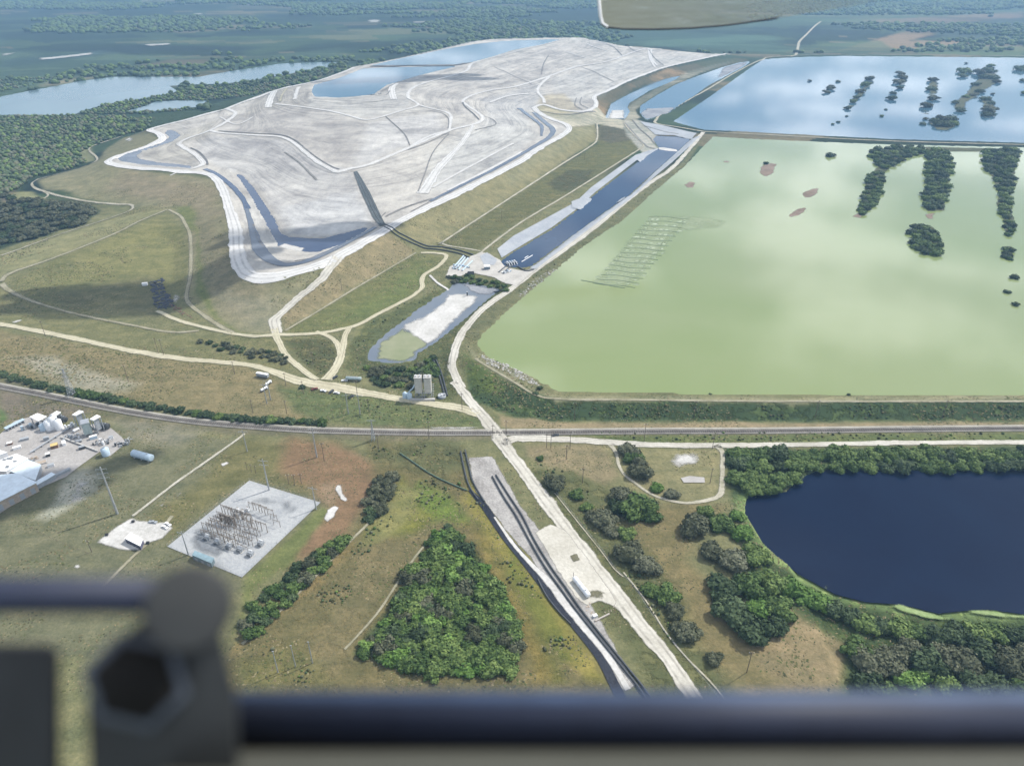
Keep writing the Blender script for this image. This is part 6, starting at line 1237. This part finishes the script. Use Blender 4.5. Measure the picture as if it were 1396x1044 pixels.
for k in range(4): MB().cyl((-4.5+k*3, 1, 1.4), (-4.5+k*3, 1, 4.2), 1.0, .8, 10).obj('pump', random.choice([M_WPAINT, M_BPAINT]), t); MB().tube([(-4.5+k*3, 1, 3.6), (-4.5+k*3, -3, 3.6), (-4.5+k*3, -6, .8)], .45, 8).obj('discharge_pipe', M_WPAINT, t)
rl = MB()
for x in (-6.3, 6.3):
    for y in (-3.8, 0, 3.8): rl.cyl((x, y, 1.4), (x, y, 2.6), .08, .08, 4)
rl.box((-6.3, 0, 2.6), (.1, 7.6, .1)); rl.box((6.3, 0, 2.6), (.1, 7.6, .1)); rl.box((0, 3.8, 2.6), (12.6, .1, .1)); rl.obj('railing', M_WPAINT, t)
t = thing('pump_barge', 'small blue grey pump house beside the grey basin of the pump yard', 'pump house', gp(664, 367), .1); t.name = 'pump_house'; MB().box((0, 0, 1.8), (6, 5, 3.6)).obj('walls', plain('slate_blue_wall', (.20, .24, .28), .6), t); MB().box((0, 0, 3.75), (6.6, 5.6, .3)).obj('roof', M_WROOF, t)
t = thing('retaining_block', 'dark square concrete block at the lower edge of the pump yard', 'block', gp(642, 375), .05); MB().box((0, 0, 2.3), (7, 3.4, 5), 0, .96).obj('block_body', plain('dark_concrete', (.12, .12, .13), .8), t); MB().box((0, 0, 4.9), (7.4, 3.8, .2)).obj('cap', M_CONCR, t)
for lab, a, b in (('long thin white float line in the canal', (711,357), (726,348)), ('short thin white float line in the canal', (715,352), (720,349))):
    P = GL([a, b], 2.15); tag(MB().tube([tuple(P[0]), tuple(P[1])], .45, 6).obj('float_line', M_WPAINT), lab, 'float')
t = thing('standing_post', 'dark upright post at the top of the white gypsum delta', 'post', (*[float(q) for q in GL([(637, 403)], 1.3)[0][:2]], 1.3)); MB().cyl((0, 0, -.5), (0, 0, 4), .7, .6, 8).obj('post_shaft', M_DPAINT, t); MB().box((0, 0, 4.1), (1.8, 1.8, .25)).obj('cap', M_GPAINT, t)
# ---------------------------------------------------------------- floating lines in the green pond
M_BOOM = plain('dull_float_line', (.20, .26, .19), .6, 0, .2); M_FOAM = soil('pond_foam', S(178, 198, 158), S(216, 226, 200), 6, .08, .5, lo=.1, hi=.8)
NB = 16
for k in range(NB):
    f = k/(NB-1); a = np.array([[808+(885-808)*f**.95, 386-(386-295)*f]])[0]; b = np.array([[866+(940-866)*f**.95, 392-(392-298)*f]])[0]
    xs_ = np.linspace(0, 1, 12); P = GL([(a[0]+(b[0]-a[0])*q, a[1]+(b[1]-a[1])*q+math.sin(q*7+k)*.7) for q in xs_], 5.12)
    tag(MB().tube([tuple(p) for p in P], .30, 5).obj('floating_line', M_BOOM), 'dark floating line of the evaporation field in the green pond', 'floating line', 'floating lines in the green pond')
sheet('foam_plume', [(800,384),(880,292),(945,292),(1000,300),(990,312),(930,318),(880,380),(860,398),(820,394)], soil('foam_plume', S(170,186,138), S(190,202,164), 22, .03, .2, lo=.35, hi=1.5, rough=.5), z=5.04, feather=14)
P = GL([(792,382),(815,386),(840,391),(852,393)], 5.12); tag(MB().tube([tuple(p) for p in smooth_line(P, 4)], .42, 5).obj('floating_line', M_BOOM), 'nearest floating line, trailing out to the left in the green pond', 'floating line', 'floating lines in the green pond')
for k in range(NB-1):
    f = (k+.5)/(NB-1)
    for j in range(5):
        g_ = (j+random.uniform(.1, .9))/5; x = 808+77*f+58*g_; y = 386-91*f+5*g_; w_ = random.uniform(4, 8)
        if random.random() < .95: sheet('foam', [(x-w_, y), (x, y-1.8), (x+w_, y-.5), (x+w_*.7, y+1.6), (x-w_*.6, y+1.8)], M_FOAM, z=5.08, feather=4)
# ---------------------------------------------------------------- railway
RW = [(-140,497),(-60,512),(0,527),(52,537),(103.5,547.5),(155,558),(207,567),(245,572.5),(284.5,577),(320,580),(360,583),(405,586),(453,588),(520,589.5),(583,590.5),(645,590.5),(710,590),(880,588.5),(1036,588),(1217,586),(1396,584.5),(1560,583)]
road('railway_ballast', RW, 6.5, soil('ballast', S(128,124,118), S(164,160,152), None, .1, .8), .25, .06)
road('pale_service_strip', [(x, y-4.2) for x, y in RW], 2.2, M_FAINT if False else soil('pale_ballast', S(176,172,160), S(206,202,190), 6, .05, .5, lo=.2, hi=.7), .3, .3)
C_ = smooth_line(W(RW)[:, :2], 6.0); T_ = np.gradient(C_, axis=0); T_ /= np.linalg.norm(T_, axis=1)[:, None]; N_ = np.column_stack([-T_[:, 1], T_[:, 0]])
t = thing('railway_track', 'single railway track crossing the whole view', 'railway track', (0, 0, 0)); zc = Hm(C_[:, 0], C_[:, 1])
for s_ in (-.75, .75):
    Q = C_+N_*s_; MB().tube([(q[0], q[1], z_+.75) for q, z_ in zip(Q, zc)], .12, 4).obj('rail', plain('rail_steel', (.11, .09, .08), .5, .3), t)
sl = MB(); D_ = smooth_line(W(RW)[:, :2], 1.6); TT = np.gradient(D_, axis=0)
for q, d_, z_ in zip(D_, TT, Hm(D_[:, 0], D_[:, 1])):
    if abs(q[0]) < 620: sl.box((q[0], q[1], z_+.55), (.35, 2.6, .2), math.atan2(d_[1], d_[0]))
sl.obj('sleepers', plain('sleeper_wood', (.07, .06, .055), .9), t)['kind'] = 'stuff'
# ---------------------------------------------------------------- odds and ends
def debris(name, label, cat, pts, n, mats, s0, s1, seed=1, flat=.4, z=None):
    r_ = np.random.default_rng(seed); m = MB(); P = pinp(pts, n, .9, n*12)
    for x, y in P:
        q = W1(x, y); s = r_.uniform(s0, s1); v, f = ICO[1]; v = v*(.6+.6*r_.random((len(v), 1)))*[s, s*r_.uniform(.5, 1), s*flat]; m.add(v+[q[0], q[1], q[2]+s*flat*.3], f.tolist())
    o_ = m.obj(name, mats); o_['kind'] = 'stuff'; return tag(o_, label, cat)
o = debris('dark_heap', 'dark blue black heap of liner and debris on the slope terrace', 'heap', [(204,384),(222,379),(224,396),(230,402),(240,418),(226,421),(212,421),(208,402)], 160, plain('dark_debris', (.030, .034, .050), .6, 0, .5), 1.0, 2.6)
o = debris('dark_heap', 'grey brown rubble trailing to the right of the dark heap', 'heap', [(230,412),(246,420),(262,433),(255,432),(236,422)], 40, M_RUST, .6, 1.4, 2)
o = debris('rock_edge', 'pale rubble along the corner shore of the green pond', 'rubble', [(652,480),(664,488),(690,492),(702,502),(722,514),(738,526),(720,522),(694,508),(664,496)], 200, M_CONCR, .5, 1.3, 3)
o = debris('rock_edge', 'grey rubble on the inner shore beside the pump yard', 'rubble', [(706,404),(730,380),(756,366),(760,370),(736,388),(716,404)], 110, M_CONCR, .5, 1.2, 4)
t = thing('white_shed', 'small white box on the dark heap', 'box', gp(198, 389), .2); MB().box((0, 0, 1.2), (5, 3, 2.4)).obj('box_body', M_WPAINT, t); MB().box((0, 0, 2.5), (5.3, 3.3, .2)).obj('lid', M_WROOF, t)
A, B = W1(811, 847), W1(831, 837); t = thing('concrete_beam', 'long pale concrete beam lying in the grass below the white tank', 'beam', tuple(float(q) for q in (A+B)/2), math.atan2(B[1]-A[1], B[0]-A[0])); MB().box((0, 0, .4), (float(np.hypot(*(B-A)[:2])), .9, .7)).obj('beam_body', M_TAN, t); MB().box((0, 0, .8), (float(np.hypot(*(B-A)[:2]))*.96, .5, .08)).obj('top_face', M_CONCR, t)
t = thing('white_box', 'small white box left of the concrete beam', 'box', gp(811, 840.5), .4); MB().box((0, 0, .7), (2.2, 1.5, 1.3)).obj('box_body', M_WPAINT, t); MB().box((0, 0, 1.4), (2.3, 1.6, .1)).obj('lid', M_WROOF, t)
for lab, poly, n_, s0 in (('tan sand bags curving below the white tank', [(799,820),(806,820),(803,830),(812,834),(808,838),(799,832)], 22, .6), ('dark junk scattered right of the white tank', [(806,808),(817,806),(815,812),(807,812)], 10, .4), ('dark junk pile in the middle of the gravel', [(776,756),(788,754),(792,764),(782,768)], 26, .45), ('loose planks at the right of the concrete beam', [(824,834),(838,826),(840,829),(828,837)], 10, .4)):
    debris('junk_pile', lab, 'pile', poly, n_, M_TAN if 'tan' in lab or 'plank' in lab else M_RUST, s0*.6, s0*1.3, n_)
# ---------------------------------------------------------------- clouds over the place (they throw the soft shadows on the slopes)
cm_ = bpy.data.materials.new('cloud'); cm_.use_nodes = True; ct = cm_.node_tree; cb_ = ct.nodes['Principled BSDF']; cb_.inputs['Base Color'].default_value = (.9, .9, .9, 1); cb_.inputs['Roughness'].default_value = 1
tr = ct.nodes.new('ShaderNodeBsdfTransparent'); mx_ = ct.nodes.new('ShaderNodeMixShader'); lw = ct.nodes.new('ShaderNodeTexNoise'); lw.inputs['Scale'].default_value = .012; lw.inputs['Detail'].default_value = 6
gm = ct.nodes.new('ShaderNodeNewGeometry'); ct.links.new(gm.outputs['Position'], lw.inputs['Vector']); mr = ct.nodes.new('ShaderNodeMapRange'); mr.inputs['From Min'].default_value = .32; mr.inputs['From Max'].default_value = .52; mr.inputs['To Max'].default_value = .9
ct.links.new(lw.outputs[0], mr.inputs['Value']); ct.links.new(mr.outputs[0], mx_.inputs[0]); ct.links.new(tr.outputs[0], mx_.inputs[1]); ct.links.new(cb_.outputs[0], mx_.inputs[2]); ct.links.new(mx_.outputs[0], ct.nodes['Material Output'].inputs['Surface'])
def cloud(px, py, rx, ry, rot, seed):
    q = W1(px, py); hz_ = 640.0; k = (hz_-q[2])/sv.z; c = Vector(q)+sv*k; r_ = np.random.default_rng(seed); m = MB()
    for j in range(9):
        v, f = ICO[2]; a = r_.uniform(-1, 1); b = r_.uniform(-.6, .6); s = r_.uniform(.35, .62)*(1-.4*abs(a)); x = a*rx*.75; y = b*ry
        vv = v*(.75+.5*fbm(v[:, 0]*2+j, v[:, 1]*2+v[:, 2], .8, 3))[:, None]*[rx*s, ry*s*1.2, 22]; vv = vv+[x, y, r_.uniform(-6, 6)]; cc, ss = math.cos(rot), math.sin(rot)
        m.add(np.column_stack([vv[:, 0]*cc-vv[:, 1]*ss+c.x, vv[:, 0]*ss+vv[:, 1]*cc+c.y, vv[:, 2]+c.z]), f.tolist())
    o = m.obj('cloud', cm_, None, True); o['kind'] = 'structure'
cloud(170, 405, 150, 38, .15, 1); cloud(300, 372, 70, 40, .9, 2); cloud(430, 318, 110, 34, .2, 3); cloud(560, 108, 220, 50, .3, 5); cloud(60, 670, 60, 25, .6, 6)
# ---------------------------------------------------------------- inside the aircraft: window rail, latch and pane, right in front of the lens
CR = Vector((1, 0, 0)); CU = Vector((0, sp, cp)); CF = Vector((0, cp, -sp)); C0 = Vector((0, 0, CAM_H))
def near(px, py, d): return C0+CR*((px-698)/F*d)+CU*((522-py)/F*d)+CF*d
def nmesh(name, mat, parent, build, bevel=0):
    m = MB(); build(m); o = m.obj(name, mat, parent, True)
    if bevel:
        b_ = o.modifiers.new('bevel', 'BEVEL'); b_.width = bevel; b_.segments = 3; b_.limit_method = 'ANGLE'
    return o
M_SILL = plain('dark_window_rail', (.016, .023, .048), .6, 0, .15, 20, .4); M_LEDGE = plain('grey_ledge', (.060, .062, .050), .7, 0, .1, 20); M_LATCH = plain('dark_latch', (.024, .027, .028), .55, 0, .2, 30, .4); M_NUT = plain('worn_metal', (.085, .10, .125), .5, .3, .3, 30); M_HOLE = plain('black_hole', (.002, .002, .002), .9)
def nthing(name, label, cat, px, py, d): return thing(name, label, cat, near(px, py, d))
def wl(t, v): return Vector(v)-t.location
def nbar(m, t, x0, y0, x1, y1, d, th, r=None, n=14):    # round bar seen edge on
    m.cyl(wl(t, near(x0, y0, d)), wl(t, near(x1, y1, d)), r, r, n)
def nbox(m, t, x0, y0, x1, y1, d, depth):
    c = [near(x, y, dd) for dd in (d, d+depth) for x, y in ((x0, y0), (x1, y0), (x1, y1), (x0, y1))]
    m.add([wl(t, q) for q in c], [(0, 1, 2, 3), (7, 6, 5, 4), (0, 4, 5, 1), (1, 5, 6, 2), (2, 6, 7, 3), (3, 7, 4, 0)])
d0 = .42
wr = nthing('window_frame', 'blurred dark window rail and grey ledge across the bottom', 'window frame', 698, 975, d0)
nmesh('rail', M_SILL, wr, lambda m: nbar(m, wr, 300, 979, 1700, 979, d0, 0, 36/F*d0, 24))
nmesh('painted_sky_glint', plain('sky_glint_blue', (.055, .085, .155), .65, 0, .15, 20, .35), wr, lambda m: nbar(m, wr, 300, 956, 1700, 956, d0-.004, 0, 11/F*d0, 16))  # added bar: sky reflection along the rail top, put into its blue colour
def ledge(m):
    q = [near(250, 1003, d0+.03), near(1750, 1003, d0+.03), near(1900, 1075, d0-.10), near(200, 1075, d0-.10)]
    q += [a_-CU*.03 for a_ in q]; m.add([wl(wr, a_) for a_ in q], [(0, 1, 2, 3), (7, 6, 5, 4), (0, 4, 5, 1), (1, 5, 6, 2), (2, 6, 7, 3), (3, 7, 4, 0)])
nmesh('ledge', M_LEDGE, wr, ledge, .003)
lt = nthing('window_latch', 'blurred dark latch with hexagonal socket at the lower left', 'latch', 200, 930, .36)
dl = .36
nmesh('lever_bar', M_SILL, lt, lambda m: nbar(m, lt, -420, 811, 262, 811, dl, 0, 25/F*dl, 16))
nmesh('knob', M_LATCH, lt, lambda m: m.cyl(wl(lt, near(258, 828, dl-.012)), wl(lt, near(258, 828, dl+.016)), 57/F*dl, 52/F*dl, 24), .002)
def stem(m):
    out_ = [(128, 1160), (118, 960), (150, 880), (205, 838), (300, 850), (322, 940), (330, 1160)]
    v = [wl(lt, near(x, y, dd)) for dd in (dl-.006, dl+.02) for x, y in out_]; n = len(out_)
    m.add(v, [tuple(range(n)), tuple(range(2*n-1, n-1, -1))]+[(i, n+i, n+(i+1) % n, (i+1) % n) for i in range(n)])
nmesh('bracket', M_LATCH, lt, stem, .002)
def hexa(r, a0, z0, z1):
    def f(m):
        v = []
        for dd in (z0, z1):
            for k in range(6): a = a0+k*math.pi/3; v.append(wl(lt, near(184+r*math.cos(a), 930+r*.92*math.sin(a), dd)))
        m.add(v, [tuple(range(6)), tuple(range(11, 5, -1))]+[(i, 6+i, 6+(i+1) % 6, (i+1) % 6) for i in range(6)])
    return f
nt_ = nmesh('hex_socket', M_NUT, lt, hexa(76, .25, dl-.011, dl-.005), .0012); nmesh('socket_hole', M_HOLE, nt_, lambda m: None)
bpy.data.objects.remove(bpy.data.objects['socket_hole'])
o = MB(); hexa(62, .25, dl-.0125, dl-.0108)(o); o = o.obj('socket_hole', M_HOLE, lt, True)
nmesh('catch_block', M_LATCH, lt, lambda m: nbox(m, lt, -320, 876, 82, 1180, dl+.01, .03), .006)
0 and nmesh('side_plate', M_LEDGE, lt, lambda m: nbox(m, lt, 60, 985, 420, 1180, dl+.024, .02), .004)
# scratched acrylic pane corner
pp = nthing('acrylic_pane', 'scratched translucent acrylic pane corner with dark lower edge at the top', 'pane', 980, 10, 3.2)
a = N('scratched_acrylic', .3, 0, .6); p = a.pos(); sc_ = a.noise(a.scale(p, (6, 30, 60)), 1.0, 6, .7, .4)
a.col(a.ramp(sc_, [(.35, S(166,164,138,1)), (.6, S(196,196,178,1)), (.72, S(245,245,240,1))]))
trn = a.n('ShaderNodeBsdfTransparent'); trn.inputs[0].default_value = (.9, .93, .95, 1); mxx = a.n('ShaderNodeMixShader'); gx_ = a.n('ShaderNodeSeparateXYZ'); a.l(p, gx_.inputs[0])
mrr = a.n('ShaderNodeMapRange'); mrr.inputs['From Min'].default_value = .35; mrr.inputs['From Max'].default_value = 1.7; mrr.inputs['To Min'].default_value = .72; mrr.inputs['To Max'].default_value = .05
a.l(gx_.outputs[0], mrr.inputs['Value']); a.l(mrr.outputs[0], mxx.inputs[0]); a.l(trn.outputs[0], mxx.inputs[1]); tl_ = a.n('ShaderNodeBsdfTranslucent'); tl_.inputs[0].default_value = (.58, .58, .52, 1); m2_ = a.n('ShaderNodeMixShader'); m2_.inputs[0].default_value = .5; a.l(a.b.outputs[0], m2_.inputs[1]); a.l(tl_.outputs[0], m2_.inputs[2]); a.l(m2_.outputs[0], mxx.inputs[2]); a.l(mxx.outputs[0], a.o.inputs['Surface'])
edge_ = [(812,-60),(814,0),(816,22),(819,33),(826,37.5),(850,40),(890,40.5),(940,39),(985,35.5),(1020,31),(1060,25),(1100,18.5),(1150,10.5),(1200,2),(1260,-10),(1320,-60)]
v = [wl(pp, near(x, y, dd)) for dd in (3.2, 3.215) for x, y in edge_]; n = len(edge_); m = MB(); m.add(v, [tuple(range(n)), tuple(range(2*n-1, n-1, -1))]+[(i, n+i, n+(i+1) % n, (i+1) % n) for i in range(n)]); m.obj('pane', a.m, pp)
m = MB(); m.tube([wl(pp, near(x, y, 3.2)) for x, y in edge_[3:11]], .0035, 8); m.obj('dark_edge', M_SILL, pp)
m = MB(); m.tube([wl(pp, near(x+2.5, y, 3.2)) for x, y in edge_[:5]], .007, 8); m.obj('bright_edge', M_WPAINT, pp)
# ---------------------------------------------------------------- hazy air
hb = bpy.data.meshes.new('haze'); bmh = bmesh.new(); bmesh.ops.create_cube(bmh, size=1); bmh.to_mesh(hb); bmh.free()
ho = bpy.data.objects.new('haze', hb); COL.objects.link(ho); ho['kind'] = 'stuff'
RX = rad[-1]*2.06; ho.scale = (RX, RX, 318); ho.location = (0, 0, 155)
hm = bpy.data.materials.new('haze'); hm.use_nodes = True; t = hm.node_tree; t.nodes.clear()
pv = t.nodes.new('ShaderNodeVolumePrincipled'); pv.inputs['Color'].default_value = (.38, .66, 1, 1); pv.inputs['Density'].default_value = 1.12e-4; pv.inputs['Anisotropy'].default_value = 0.1
oo = t.nodes.new('ShaderNodeOutputMaterial'); t.links.new(pv.outputs[0], oo.inputs['Volume']); hb.materials.append(hm)
